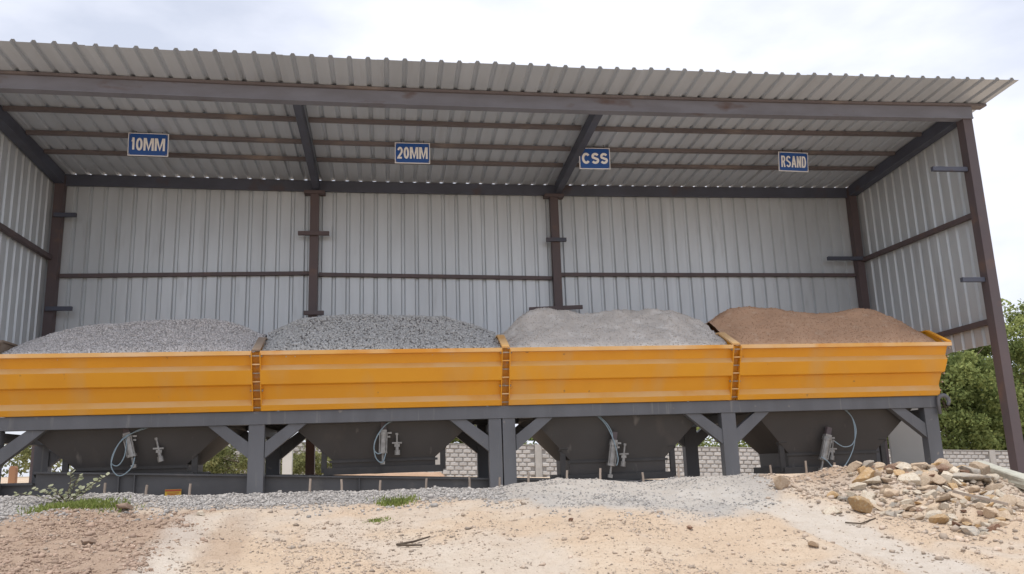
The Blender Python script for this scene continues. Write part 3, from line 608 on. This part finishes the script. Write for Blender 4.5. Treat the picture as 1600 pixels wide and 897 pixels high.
for i, (u, w) in enumerate(((-2.355, .12), (-2.35, .09), (-2.36, .11))): part('text_line', MB().box(u, u+w, 9.4485, 9.4515, -.187-i*.016, -.181-i*.016), M['notice_red'], nb)

# ------------------------------------------------------------------ material in the bins
def pile_mesh(name, k, ridge, m, res, rough, seed, sand=False):
    x0, x1 = J[k]+.02, J[k+1]-.02
    X, Y = np.meshgrid(np.arange(x0, x1+1e-6, res), np.arange(9.125, 10.90, res))
    rx = np.array([r[0] for r in ridge])*.9802; rz = np.array([r[1] for r in ridge])*.9802
    def H(X, Y):
        r = np.interp(X, rx, rz)
        r = (np.interp(X-.05, rx, rz)+2*r+np.interp(X+.05, rx, rz))/4
        yr = 9.92+.12*(fbm(X, Y*0, 1.1, 2, seed)-.5)
        u = np.clip((Y-9.12)/(yr-9.12), 0, 1); v = np.clip((10.92-Y)/(10.92-yr-.12), 0, 1)
        su = np.where(u < .8, u*1.06, 1-(1-u)**2*3.8); su = np.clip(su, 0, 1)
        zf = 1.215+(r-1.215)*su; zb = 1.40+(r-1.40)*np.minimum(1, v*1.05)
        z = np.where(Y < yr, zf, zb)
        z = z+rough*(fbm(X, Y, 3.2, 4, seed+3)-.5)*np.minimum(1, u*3)+rough*.4*(fbm(X, Y, 14, 3, seed+9)-.5)
        return np.where(Y < 9.14, 1.21, z)
    Z = H(X, Y); ny_, nx_ = X.shape; I = np.arange(nx_*ny_).reshape(ny_, nx_)
    Fq = np.stack([I[:-1, :-1], I[:-1, 1:], I[1:, 1:], I[1:, :-1]], -1).reshape(-1, 4)
    me = npmesh(name, np.stack([X, Y, Z], -1).reshape(-1, 3), Fq, m, smooth=True)
    return me, H, (x0, x1)
RID = [
 [(-4.3, 1.47), (-3.889, 1.635), (-3.409, 1.743), (-2.701, 1.798), (-2.121, 1.809), (-1.75, 1.713), (-1.562, 1.618), (-1.35, 1.58)],
 [(-1.6, 1.56), (-1.45, 1.617), (-1.08, 1.785), (-.548, 1.844), (.227, 1.83), (.7, 1.795), (1.017, 1.703), (1.294, 1.587), (1.5, 1.52)],
 [(1.1, 1.47), (1.30, 1.56), (1.416, 1.602), (1.667, 1.828), (1.9, 1.905), (2.1, 1.9), (2.327, 1.862), (2.831, 1.878), (3.15, 1.90), (3.43, 1.916), (3.683, 1.855), (4.017, 1.701), (4.265, 1.548)],
 [(3.9, 1.60), (4.069, 1.701), (4.386, 1.90), (4.653, 1.935), (5.0, 1.90), (5.27, 1.845), (5.538, 1.817), (5.85, 1.835), (6.188, 1.885), (6.371, 1.875), (6.722, 1.721), (7.158, 1.499)]]
PL = [('gravel_pile', 'heap of fine light grey gravel filling the leftmost bin', 'gravel', 'agg_base_fine', .03, .03),
      ('gravel_pile', 'heap of coarse dark and light grey gravel filling the second bin', 'gravel', 'agg_base', .03, .035),
      ('stone_dust_pile', 'heap of pale grey crushed stone dust filling the third bin', 'stone dust', 'crush', .022, .10),
      ('sand_pile', 'heap of brown sand filling the rightmost bin', 'sand', 'rsand', .022, .05)]
for k, (nm, lb, ct, mt, res, rg) in enumerate(PL):
    me, H, (xa, xb) = pile_mesh(nm, k, RID[k], M[mt], res, rg, 31+k*7)
    o = link(nm, me, None); tag(o, lb, ct, kind='stuff')
    n, r, mm, bs = ((26000, .0085, 'agg_small', 'cube'), (17000, .0115, 'agg_large', 'ico'), (5000, .006, 'crush_grain', 'cube'), (5000, .0055, 'rsand_grain', 'cube'))[k]
    px = rng.uniform(xa, xb, n); py = 9.13+rng.beta(1, 1.15, n)*1.25; pz = H(px, py)
    rr = r*rng.uniform(.7, 1.35, n)
    s = link('loose_stones' if k < 2 else 'grains', stones('stones', np.stack([px, py, pz+rr*.35], 1), rr, M[mm], bs, .85), None, o); s['kind'] = 'stuff'

# ------------------------------------------------------------------ gravel, pebbles and clods on the bank
def scatter(n, x0, x1, y0, y1, dens):
    x = rng.uniform(x0, x1, n); y = rng.uniform(y0, y1, n); k = rng.uniform(0, 1, n) < dens(x, y); return x[k], y[k]
x, y = scatter(80000, -4.8, 4.2, 6.2, 8.85, lambda x, y: np.maximum(m_grav(x, y), .22*m_grav(x, y+.35)*sstep(.4, .6, fbm(x, y, 3, 3, 57)))*np.where(x > 1.1, .16+.6*sstep(.46, .64, fbm(x, y, 2.5, 4, 55)), .82)*(1-.6*m_dust(x, y)))
rr = rng.lognormal(math.log(.0094), .34, len(x)); rr = np.where(x > 1.1, rr*.72, rr)
o = link('spilled_gravel', stones('spilled_gravel', np.stack([x, y, gz(x, y)+rr*.35], 1), rr, M['gravel'], 'ico' if len(x) < 45000 else 'cube', .8), None)
tag(o, 'band of loose grey gravel spilled along the crest before the machine', 'gravel', kind='stuff')
x, y = scatter(110000, -4.2, 7.2, 4.4, 8.7, lambda x, y: (.20+.6*sstep(.52, .72, fbm(x, y, 1.7, 4, 61)))*(1-.8*m_dust(x, y))*(1-m_grav(x, y))*(1-.55*m_red(x, y)))
rr = np.clip(rng.lognormal(math.log(.0042), .58, len(x)), .002, .026)
o = link('loose_pebbles', stones('loose_pebbles', np.stack([x, y, gz(x, y)+rr*.2], 1), rr, M['pebble'], 'cube', .7), None)
tag(o, 'small tan and grey pebbles scattered over the sandy slope', 'pebbles', kind='stuff')
x, y = scatter(34000, -4.2, -.9, 5.0, 8.1, lambda x, y: m_red(x, y)*(.12+.9*sstep(.5, .66, fbm(x, y, 2.6, 4, 71))))
rr = np.clip(rng.lognormal(math.log(.0052), .62, len(x)), .0025, .03)
o = link('soil_clods', stones('soil_clods', np.stack([x, y, gz(x, y)+rr*.2], 1), rr, M['clod'], 'ico', .75, .45), None)
tag(o, 'crumbled reddish brown soil clods on the left of the slope', 'soil', kind='stuff')

# ------------------------------------------------------------------ rocks
def rock_mesh(seed, flat, cuts=14):
    r = np.random.default_rng(seed); bm = bmesh.new(); bmesh.ops.create_icosphere(bm, subdivisions=3, radius=1)
    co = np.array([v.co for v in bm.verts]); sc = np.array([1, r.uniform(.6, .9), flat])
    for _ in range(cuts):
        n = r.normal(size=3); n /= np.linalg.norm(n); d = r.uniform(.36, .66); e = co@n-d; co = co-np.clip(e, 0, None)[:, None]*n[None]
    co = co*1.35*(1+.05*(fbm(co[:, 0]+co[:, 2]*.7+5, co[:, 1]-co[:, 2]*.6+5, 3.0, 3, seed)-.5)[:, None]*2)*sc
    for v, c in zip(bm.verts, co): v.co = c
    me = bpy.data.meshes.new('rock'); bm.to_mesh(me); bm.free(); return me
FORMS = [(i, f) for i, f in enumerate((.55, .6, .42, .75, .5, .35, .65, .3, .7, .48))]
ROCK = {}
def rock(form, m, x, y, z, size, rot, label, group=None, name='rubble_stone', tilt=.35):
    key = (form, m)
    if key not in ROCK: me = rock_mesh(100+form, FORMS[form % 10][1]); me.materials.append(M[m]); ROCK[key] = me
    o = bpy.data.objects.new(name, ROCK[key]); COL.objects.link(o); o.location = (x, y, z); o.scale = (size,)*3 if not isinstance(size, tuple) else size
    o.rotation_euler = (random.uniform(-tilt, tilt), random.uniform(-tilt, tilt), rot); tag(o, label, 'stone', group); return o
# named single stones
rock(3, 'rock_tan', 3.68, 7.66, G(3.68, 7.66)+.065, .125, .6, 'rounded brown boulder alone on the bank left of the rubble', name='boulder', tilt=.1)
rock(6, 'rock_ochre', 3.86, 6.62, G(3.86, 6.62)+.05, .105, 2.2, 'large smooth ochre boulder at the lower left of the rubble', name='boulder', tilt=.1)
rock(1, 'rock_pale', 3.66, 6.70, G(3.66, 6.70)+.02, .08, 1.2, 'pale flat stone leaning against the ochre boulder', name='boulder')
rock(3, 'rock_ochre', 5.62, 8.02, G(5.62, 8.02)+.04, .14, .3, 'largest round yellow ochre stone near the top of the rubble', name='boulder', tilt=.2)
rock(5, 'rock_grey', 5.55, 7.55, G(5.55, 7.55)+.06, (.20, .13, .12), -.25, 'long flat grey slab stone in the middle of the rubble', name='boulder', tilt=.12)
rock(0, 'clod', -2.33, 7.93, G(-2.33, 7.93)+.03, .065, .4, 'brown lump of soil at the right end of the green patch', name='soil_lump', tilt=.1)
rock(2, 'clod', -2.22, 6.75, G(-2.22, 6.75)+.03, .075, 1.1, 'brown lump of soil in the middle of the loose red soil', name='soil_lump', tilt=.1)
rock(4, 'rock_pale', -1.62, 7.62, G(-1.62, 7.62)+.015, .05, 1.9, 'small pale stone at the head of the tyre print', name='boulder')
rock(3, 'rock_rust', 1.42, 6.72, G(1.42, 6.72)+.015, .03, 1.9, 'tiny dark brown stone below the grey dust', name='boulder')
rock(2, 'rock_rust', 2.28, 6.35, G(2.28, 6.35)+.015, .035, .9, 'tiny reddish stone on the sandy slope left of the track', name='boulder')
rock(0, 'rock_tan', 2.95, 5.75, G(2.95, 5.75)+.02, .045, .9, 'small brown stone on the left edge of the pale track', name='boulder')
# the rubble heap
poly = [(3.95, 7.35), (4.35, 7.75), (4.75, 8.15), (5.15, 8.45), (5.85, 8.55), (6.1, 8.35), (6.0, 7.9), (5.78, 7.3), (5.5, 6.8), (4.95, 6.2), (4.45, 5.85), (4.25, 6.3), (4.05, 6.75)]
def inside(px, py):
    c = False; j = len(poly)-1
    for i in range(len(poly)):
        if (poly[i][1] > py) != (poly[j][1] > py) and px < (poly[j][0]-poly[i][0])*(py-poly[i][1])/(poly[j][1]-poly[i][1])+poly[i][0]: c = not c
        j = i
    return c
NAMES = {'rock_tan': 'tan', 'rock_ochre': 'yellow ochre', 'rock_grey': 'grey', 'rock_pale': 'pale cream', 'rock_rust': 'dark rusty brown'}
cnt = 0; placed = []
while cnt < 292:
    px, py = random.uniform(3.9, 6.3), random.uniform(5.8, 8.6)
    if not inside(px, py): continue
    core = math.exp(-((px-5.4)/.75)**2-((py-7.85)/.5)**2)
    foot = math.exp(-((px-4.75)/.35)**2-((py-6.25)/.35)**2)
    if random.random() > .32+.75*core+.5*foot: continue
    sz = min(.125, max(.034, random.lognormvariate(math.log(.066), .36)))*(1 if core > .25 else .8)
    if any((px-a_)**2+(py-b_)**2 < (.50*(sz+c_))**2 for a_, b_, c_ in placed): 
        if random.random() > .12: continue
    placed.append((px, py, sz)); cnt += 1
    m = random.choices(list(NAMES), (.53, .11, .10, .20, .06))[0]; f = random.randrange(10)
    z = G(px, py)+sz*.20+core*random.uniform(0, .08)
    big = 'large' if sz > .082 else 'small' if sz < .055 else 'middling'
    where = ('on the crest of' if py > 8.15 else 'on the left flank of' if px < 4.75 and py > 6.9 else 'at the lower right foot of' if py < 6.5 else 'at the front foot of' if py < 7.15 else 'on the right flank of' if px > 5.75 else 'in the middle of')
    form = 'flat' if FORMS[f][1] < .45 else 'blocky' if FORMS[f][1] > .62 else 'broken'
    rock(f, m, px, py, z, sz, random.uniform(0, 6.28), f'{big} {NAMES[m]} {form} stone {where} the rubble heap', 'stones of the rubble heap', tilt=.5)
x, y = scatter(8000, 3.6, 6.6, 5.4, 8.6, lambda x, y: .12+.88*np.exp(-((x-5.3)/.95)**2-((y-7.6)/.8)**2))
rr = np.clip(rng.lognormal(math.log(.013), .5, len(x)), .004, .04)
o = link('stone_chips', stones('stone_chips', np.stack([x, y, gz(x, y)+rr*.3], 1), rr, M['pebble'], 'ico', .7), None); tag(o, 'small tan stone chips lying between the rubble stones', 'stone chips', kind='stuff')
# concrete beam lying right of the rubble
a_, b_ = Vector((6.42, 8.50, G(6.42, 8.5)+.075)), Vector((6.02, 7.25, G(6.02, 7.25)+.10))
bm = bmesh.new(); mb = MB().bar(a_, b_, .13, .11); vs = [bm.verts.new(v) for v in mb.v]; [bm.faces.new([vs[i] for i in f]) for f in mb.f]
bmesh.ops.subdivide_edges(bm, edges=bm.edges[:], cuts=3, use_grid_fill=True); bmesh.ops.bevel(bm, geom=[e for e in bm.edges if e.calc_face_angle(0) > 1], offset=.008, segments=1, affect='EDGES')
for v in bm.verts: v.co += Vector((random.uniform(-1, 1), random.uniform(-1, 1), random.uniform(-1, 1)))*.004
me = bpy.data.meshes.new('concrete_beam'); bm.to_mesh(me); bm.free(); o = link('concrete_beam', me, M['concrete']); tag(o, 'pale concrete beam lying aslant on the ground right of the rubble', 'concrete beam', kind='thing')

# ------------------------------------------------------------------ stakes along the crest
ST = [(-2.728, 'behind the leafy weed'), (-2.353, 'left of the small yellow notice'), (-1.948, 'right of the small yellow notice'), (-.805, 'first to the right of the leftmost full leg'), (-.486, 'below the left edge of the second hopper'),
      (-.118, 'below the second hopper cylinder'), (.344, 'below the right edge of the second hopper'), (.794, 'before the orange soil strip and block wall'), (1.098, 'in front of the double leg'), (1.399, 'just right of the double leg'),
      (1.804, 'below the left edge of the third hopper'), (2.159, 'left of the third hopper cylinder'), (2.63, 'right of the third hopper cylinder'), (3.016, 'below the right edge of the third hopper'),
      (4.057, 'below the left edge of the last hopper'), (4.461, 'left of the brown soil mound'), (4.796, 'on top of the brown soil mound'), (5.921, 'above the rubble beside the last leg')]
for i, (x, w) in enumerate(ST):
    z = G(x, 8.64); h = random.uniform(.085, .135) if x != 4.796 else .05; t = random.uniform(-.012, .012)
    mb = MB().tube([(x, 8.64, z-.12), (x+t*.5, 8.64, z+h*.5), (x+t, 8.64, z+h)], [.0125, .012, .0115], 7)
    tag(part('stake', mb, M['stake'], origin=(x, 8.64, z-.12)), f'thin pale stake {w}', 'stake', 'stakes along the crest')
for x, y, h, w in ((7.12, 12.9, .16, 'short brown stake before the block wall right of the last leg'), (8.05, 13.0, .22, 'leaning brown stake by the block wall left of the right post')):
    z = G(x, y); tag(part('stake', MB().tube([(x, y, z-.2), (x-.04, y, z+h)], .018, 7), M['steel_brown'], origin=(x, y, z-.2)), w, 'stake')

# ------------------------------------------------------------------ plants on the bank
def blades(name, n, cx, cy, sx, sy, hmin, hmax, m, wid=.006, lean=.5):
    x = cx+rng.normal(0, 1, n)*sx*.5; y = cy+rng.normal(0, 1, n)*sy*.5; z = gz(x, y)-.005
    h = rng.uniform(hmin, hmax, n); a = rng.uniform(0, 6.28, n); d = rng.uniform(.1, lean, n)*h; w = wid*rng.uniform(.7, 1.4, n)
    b = rng.uniform(0, 6.28, n); dx, dy = np.cos(b)*w, np.sin(b)*w; lx, ly = np.cos(a)*d, np.sin(a)*d
    V = np.stack([np.stack([x-dx, y-dy, z], 1), np.stack([x+dx, y+dy, z], 1), np.stack([x+lx*.4+dx*.8, y+ly*.4+dy*.8, z+h*.6], 1), np.stack([x+lx, y+ly, z+h], 1), np.stack([x+lx*.4-dx*.8, y+ly*.4-dy*.8, z+h*.6], 1)], 1)
    i = np.arange(n)*5; Fq = np.concatenate([np.stack([i, i+1, i+2, i+4], 1), np.stack([i+4, i+2, i+3, i+3], 1)])
    me = bpy.data.meshes.new(name); V = V.reshape(-1, 3)
    me.from_pydata(V.tolist(), [], [tuple(f) if f[2] != f[3] else tuple(f[:3]) for f in Fq.tolist()]); me.update()
    at = me.attributes.new('tone', 'FLOAT', 'POINT'); at.data.foreach_set('value', np.repeat(rng.uniform(0, 1, n), 5).astype(np.float32)); me.materials.append(m); return link(name, me, None)
tag(blades('grass', 2200, -2.74, 8.04, .34, .17, .02, .065, M['leaf_grass'], .006, .9), 'low bright green grass patch below the leafy weed at left', 'grass', kind='stuff')
tag(blades('grass', 700, .05, 8.05, .17, .12, .02, .06, M['leaf_grass'], .005, .9), 'small green grass tuft on gravel before the second hopper', 'grass', kind='stuff')
tag(blades('grass', 160, -.12, 7.32, .10, .08, .012, .03, M['leaf_grass'], .005, 1.2), 'tiny withered grass tuft on the sandy slope', 'grass', kind='stuff')
wx, wy = -2.92, 8.25; wz = G(wx, wy)
weed = thing('leafy_weed', (wx, wy, wz), 'wild weed with pale green rounded leaves on thin stems at left', 'plant')
stems = [((-.30, .02, .16), 9), ((-.42, -.02, .12), 9), ((-.18, .0, .19), 9), ((.02, .02, .36), 13), ((.07, .04, .30), 8), ((.33, .03, .28), 11), ((.26, -.02, .17), 7), ((.12, -.03, .15), 7), ((-.08, -.04, .14), 7)]
lv = []; lf = []; tn = []
for (dx, dy, dz), nl in stems:
    ctl = [Vector((wx+dx*t+random.uniform(-.012, .012), wy+dy*t, wz-.02+(dz*.84+.02)*(t**.8)+.03*math.sin(t*3)*abs(dx))) for t in np.linspace(0, 1, 7)]
    part('stem', MB().tube(ctl, [.005, .0045, .004, .0035, .003, .0025, .002], 5), M['twig'], weed)
    nl = int(nl*1.6)
    for i in range(nl):
        t = .22+.78*i/(nl-1); j = min(5, int(t*6)); p = ctl[j].lerp(ctl[j+1], t*6-j); a = random.uniform(0, 6.28); l_ = random.uniform(.03, .052); tl = random.uniform(-.2, .8)
        d = Vector((math.cos(a), math.sin(a)*.7, tl)).normalized(); s_ = d.cross(Vector((random.uniform(-.4, .4), random.uniform(-.9, -.2), 1))).normalized()*l_*.42; b0 = len(lv)
        lv += [p, p+d*l_*.4+s_, p+d*l_*.8+s_*.75, p+d*l_*1.05, p+d*l_*.8-s_*.75, p+d*l_*.4-s_]; lf.append(tuple(range(b0, b0+6))); tn += [random.random()]*6
mb = MB().add(lv, lf); o = part('leaves', mb, M['leaf_weed'], weed); at = o.data.attributes.new('tone', 'FLOAT', 'POINT'); at.data.foreach_set('value', tn)
tw = [(.29, 6.55), (.17, 6.47), (.04, 6.38), (.12, 6.33), (.22, 6.28)]
tag(part('dry_twig', MB().tube([(x, y, G(x, y)+.018) for x, y in tw], [.006, .008, .009, .008, .006], 6), M['twig'], origin=(.15, 6.4, G(.15, 6.4))), 'bent dark dry twig lying on the sandy slope', 'twig')
tw = [(3.60, 6.42), (3.72, 6.40), (3.86, 6.41)]
tag(part('dry_twig', MB().tube([(x, y, G(x, y)+.012) for x, y in tw], .006, 6), M['twig'], origin=(3.7, 6.4, G(3.7, 6.4))), 'straight thin twig lying below the ochre boulder', 'twig')
a_, b_ = (4.92, 6.9), (5.22, 6.62)
tag(part('wood_stick', MB().bar((a_[0], a_[1], G(*a_)+.11), (b_[0], b_[1], G(*b_)+.08), .04, .022), M['stake'], origin=(5.05, 6.8, G(5.05, 6.8))), 'flat weathered wooden stick lying on the rubble stones', 'stick')

# ------------------------------------------------------------------ behind: block wall
SL = -.0415; ang = math.atan(-SL); YW = 40.
def wtop(x): return 1.127+SL*x
wall = thing('compound_wall', (2.0, YW, wtop(2)-1.65), 'grey concrete block compound wall with pale posts far behind the machine', 'wall'); wall['kind'] = 'thing'
POSTS = [-7.4, -2.6, 2.2, 7.0, 11.8, 16.6, 21.4, 26.2, 31.0, 35.8, 40.6]
vis = [(2.2, 5.0), (6.5, 8.2), (12.9, 14.5), (14.5, 16.8), (17.3, 18.4), (24.1, 24.9), (28.2, 33.4)]
BW, BH = .385, .2
def block_mb(x, z, mb):
    """one pillow faced block, outline bevelled towards the front"""
    g_ = .007; o = .045
    x0, x1, z0, z1 = x-BW/2+g_, x+BW/2-g_, z-BH/2+g_, z+BH/2-g_; yb, yf = 0, -.07
    V = [(x0, yb, z0), (x1, yb, z0), (x1, yb, z1), (x0, yb, z1), (x0+o, yf, z0+.03), (x1-o, yf, z0+.03), (x1-o, yf, z1-.03), (x0+o, yf, z1-.03)]
    return mb.add(V, [(4, 5, 6, 7), (0, 1, 5, 4), (1, 2, 6, 5), (2, 3, 7, 6), (3, 0, 4, 7)])
bmesh_block = bpy.data.meshes.new('block'); q = block_mb(0, 0, MB()); bmesh_block.from_pydata(q.v, [], q.f); bmesh_block.materials.append(M['block'])
rest = MB(); nb_ = 0
for i in range(len(POSTS)-1):
    xa, xb = POSTS[i]+.15, POSTS[i+1]-.15; n_ = int((xb-xa)/BW)
    bw = (xb-xa)/n_
    V = [(x, YW+dy, wtop(x)+dz) for x in (xa-.1, xb+.1) for dy, dz in ((.0, -.012), (.1, -.012), (.1, -1.7), (.0, -1.7))]
    part('backing', MB().add(V, [(0, 1, 2, 3), (7, 6, 5, 4), (0, 4, 5, 1), (1, 5, 6, 2), (2, 6, 7, 3), (3, 7, 4, 0)]), M['mortar'], wall)
    V = [(x, YW+dy, wtop(x)+dz) for x in (xa-.1, xb+.1) for dy, dz in ((-.085, .03), (.13, .03), (.13, -.01), (-.085, -.01))]
    part('coping', MB().add(V, [(0, 1, 2, 3), (7, 6, 5, 4), (0, 4, 5, 1), (1, 5, 6, 2), (2, 6, 7, 3), (3, 7, 4, 0)]), M['wall_post'], wall)
    for r_ in range(8):
        off = (r_ % 2)*bw/2
        for c_ in range(n_+1):
            x = xa+c_*bw+(bw/2-off)
            if x < xa+bw*.2 or x > xb-bw*.2: continue
            z = wtop(x)-.012-BH*(r_+.5)
            if r_ < 6 and any(p0 <= x <= p1 for p0, p1 in vis) and nb_ < 298:
                nb_ += 1; o = bpy.data.objects.new('block', bmesh_block); COL.objects.link(o); o.parent = wall; o.location = Vector((x, YW-.002, z))-wl(wall); o.rotation_euler = (0, ang, 0)
                o.scale = (bw/BW, random.uniform(.7, 1.1), 1)
            else:
                s_ = MB(); block_mb(0, 0, s_); rest.add([(x+p[0]*bw/BW, YW-.002+p[1], z+p[2]+SL*p[0]) for p in s_.v], s_.f)
o = part('block_courses', rest, M['block'], wall); o['kind'] = 'stuff'
for x in POSTS: part('wall_post', MB().box(x-.16, x+.16, YW-.12, YW+.14, wtop(x)-1.9, wtop(x)+.05), M['wall_post'], wall)
# pale sheet panel behind the right hopper, pillars and soil bank further left
tag(part('sheet_panel', MB().box(6.90, 7.50, 10.86, 10.90, -.19, .60).box(6.78, 7.52, 10.85, 10.93, -.36, -.2), M['panel_grey'], origin=(7.1, 10.9, -.36)), 'plain pale grey sheet panel standing behind the last hopper', 'panel')
def pillar(x, y, w, z1, m, label):
    z0 = G(x, y)-.2
    tag(part('pillar', MB().box(x-w/2, x+w/2, y-w/2, y+w/2, z0, z1).prism([(x-w*.5, z1+.001), (x+w*.5, z1+.001), (x+w*.3, z1+w*.35), (x-w*.3, z1+w*.35)], y-w*.5, y+w*.5), m, origin=(x, y, z0)), label, 'pillar', kind='thing')
pillar(-3.55, 30, .32, .95, M['white_wall'], 'white gate pillar seen below the second hopper')
pillar(-5.19, 12.6, .085, .17, M['orange_wall'], 'short orange brown pillar below the leftmost brace')
bx, bv = np.meshgrid(np.linspace(-1.6, 1.2, 40), np.linspace(0, 1, 14))
bz = -.75+(.66+.05*(fbm(bx, bv, 2, 3, 90)-.5))*np.sin(bv*math.pi)**.7*sstep(-1.6, -1.1, bx)*sstep(1.35, .9, bx)
I = np.arange(bx.size).reshape(bx.shape); Fq = np.stack([I[:-1, :-1], I[:-1, 1:], I[1:, 1:], I[1:, :-1]], -1).reshape(-1, 4)
M['berm'] = mat('berm', (.46, .30, .20), (.38, .25, .16), rough=.95, scale=5, bump=.5)
o = link('soil_heap', npmesh('soil_heap', np.stack([bx, 15+bv*2.2, bz], -1).reshape(-1, 3), Fq, M['berm'], smooth=True), None); tag(o, 'low orange soil heap seen under the second hopper', 'soil heap')

# ------------------------------------------------------------------ trees and scrub
def leaf_cloud(name, centres, radii, per, size, m, tone_c, parent, squash=.8):
    n = len(centres)*per; c = np.repeat(centres, per, 0); rad = np.repeat(radii, per)
    d = rng.normal(size=(n, 3)); d /= np.linalg.norm(d, axis=1)[:, None]; d[:, 2] *= squash
    P = c+d*(rad*rng.uniform(.25, 1., n)**.6)[:, None]
    Rm = rotations(n); s = size*rng.uniform(.6, 1.4, n)
    Q = np.array([(-.5, 0, 0), (0, -.3, .06), (.55, 0, 0), (0, .3, .06)]); V = np.einsum('nij,kj->nki', Rm, Q)*s[:, None, None]+P[:, None]
    Fq = np.arange(n*4).reshape(n, 4); tone = np.clip(np.repeat(tone_c, per)+rng.normal(0, .16, n), 0, 1)
    base = np.array(wl(parent)); me = npmesh(name, V.reshape(-1, 3)-base, Fq, m, np.repeat(tone, 4)); return link(name, me, None, parent)
def tree(x, y, h, w, label, cat, m, nclump, per, size, group, name='broadleaf_tree', low=.15, trunk_r=.16):
    z0 = G(x, y)-.1; t = thing(name, (x, y, z0), label, cat, group)
    tr = [Vector((x+random.uniform(-.1, .1)*i, y, z0+h*.16*i)) for i in range(5)]
    mb = MB().tube(tr, [trunk_r*(1-.18*i) for i in range(5)], 8)
    for _ in range(9):
        a = random.uniform(0, 6.28); s_ = tr[random.randint(1, 4)]; e = s_+Vector((math.cos(a)*w*.38, math.sin(a)*w*.38, random.uniform(.12, .34)*h))
        mb.tube([s_, s_.lerp(e, .5)+Vector((0, 0, -.04*h)), e], [trunk_r*.45, trunk_r*.3, trunk_r*.12], 6)
    part('trunk', mb, M['bark'], t, smooth=True)
    C = []
    while len(C) < nclump:
        u = rng.uniform(-1, 1, 3)
        if np.dot(u, u) > 1 or np.dot(u, u) < .16: continue
        zz = z0+h*(low+(1-low)*(u[2]*.5+.5)); k = math.sqrt(max(.05, 1-(u[2]*.9)**2)); C.append((x+u[0]*w*.5*(.75+.25*k), y+u[1]*w*.5, zz))
    C = np.array(C); rad = rng.uniform(.07, .15, nclump)*w
    tone = np.clip(rng.normal(.5, .25, nclump), 0, 1)
    leaf_cloud('crown', C, rad, per, size, m, tone, t); return t
for (x, y, h, w, lab) in ((33.0, 46, 8.8, 7.6, 'lower leafy green tree behind the block wall beside the yellow bin'), (38.6, 47, 11.4, 7.6, 'tall leafy green tree behind the right post'), (44.5, 48, 9.6, 8, 'leafy green tree at the right edge of the picture'),
                           (29.5, 49, 6.4, 6.5, 'leafy green tree seen between the last leg and the rear post'), (36, 52, 9.6, 9.0, 'darker green tree standing behind the other trees')):
    tree(x, y, h, w, lab, 'tree', M['leaf_tree'], 150, 210, .21, 'trees behind the wall', low=.02)
for (x, y, h, w, lab) in ((8.3, 45, 3.3, 3.4, 'green bush above the wall seen right of the double leg'), (3.7, 44, 3.1, 2.6, 'green bush above the block wall seen beside the double leg'), (18.6, 46, 4.3, 6.5, 'yellow green bush above the wall seen left of the third leg')):
    tree(x, y, h, w, lab, 'bush', M['leaf_tree'], 60, 110, .18, 'bushes behind the wall', 'bush', low=.05, trunk_r=.06)
SC = [(-13.2, 30, 1.6, 3.0, 'scrub bush at the far left edge below the brace'), (-10.3, 28, 1.75, 2.8, 'olive green scrub bush left of the first hopper'), (-8.0, 31, 1.4, 2.4, 'scrub bush seen through the gap beside the first hopper'), (-6.4, 30, 1.35, 2.2, 'low scrub bush behind the first hopper gate'),
      (-5.3, 29, 1.25, 2.2, 'olive scrub bush left of the second leg'), (-4.3, 33, 1.15, 2.4, 'low dry scrub bush just behind the second leg'), (-2.7, 31, 1.25, 2.0, 'scrub bush between white pillar and brown rear post'), (-1.2, 30, 1.1, 2.0, 'scrub bush right of the brown rear post'), (-12, 38, 1.9, 5, 'wide scrub bush in the far left background'), (-6, 40, 1.5, 6, 'wide dry scrub bush far behind the second leg'), (-1, 41.5, 1.3, 4, 'scrub bush far behind the second hopper')]
for (x, y, h, w, lab) in SC:
    tree(x, y, h, w, lab, 'bush', M['leaf_scrub'], 36, 80, .10, 'scrub bushes beyond the machine', 'scrub_bush', low=.02, trunk_r=.03)
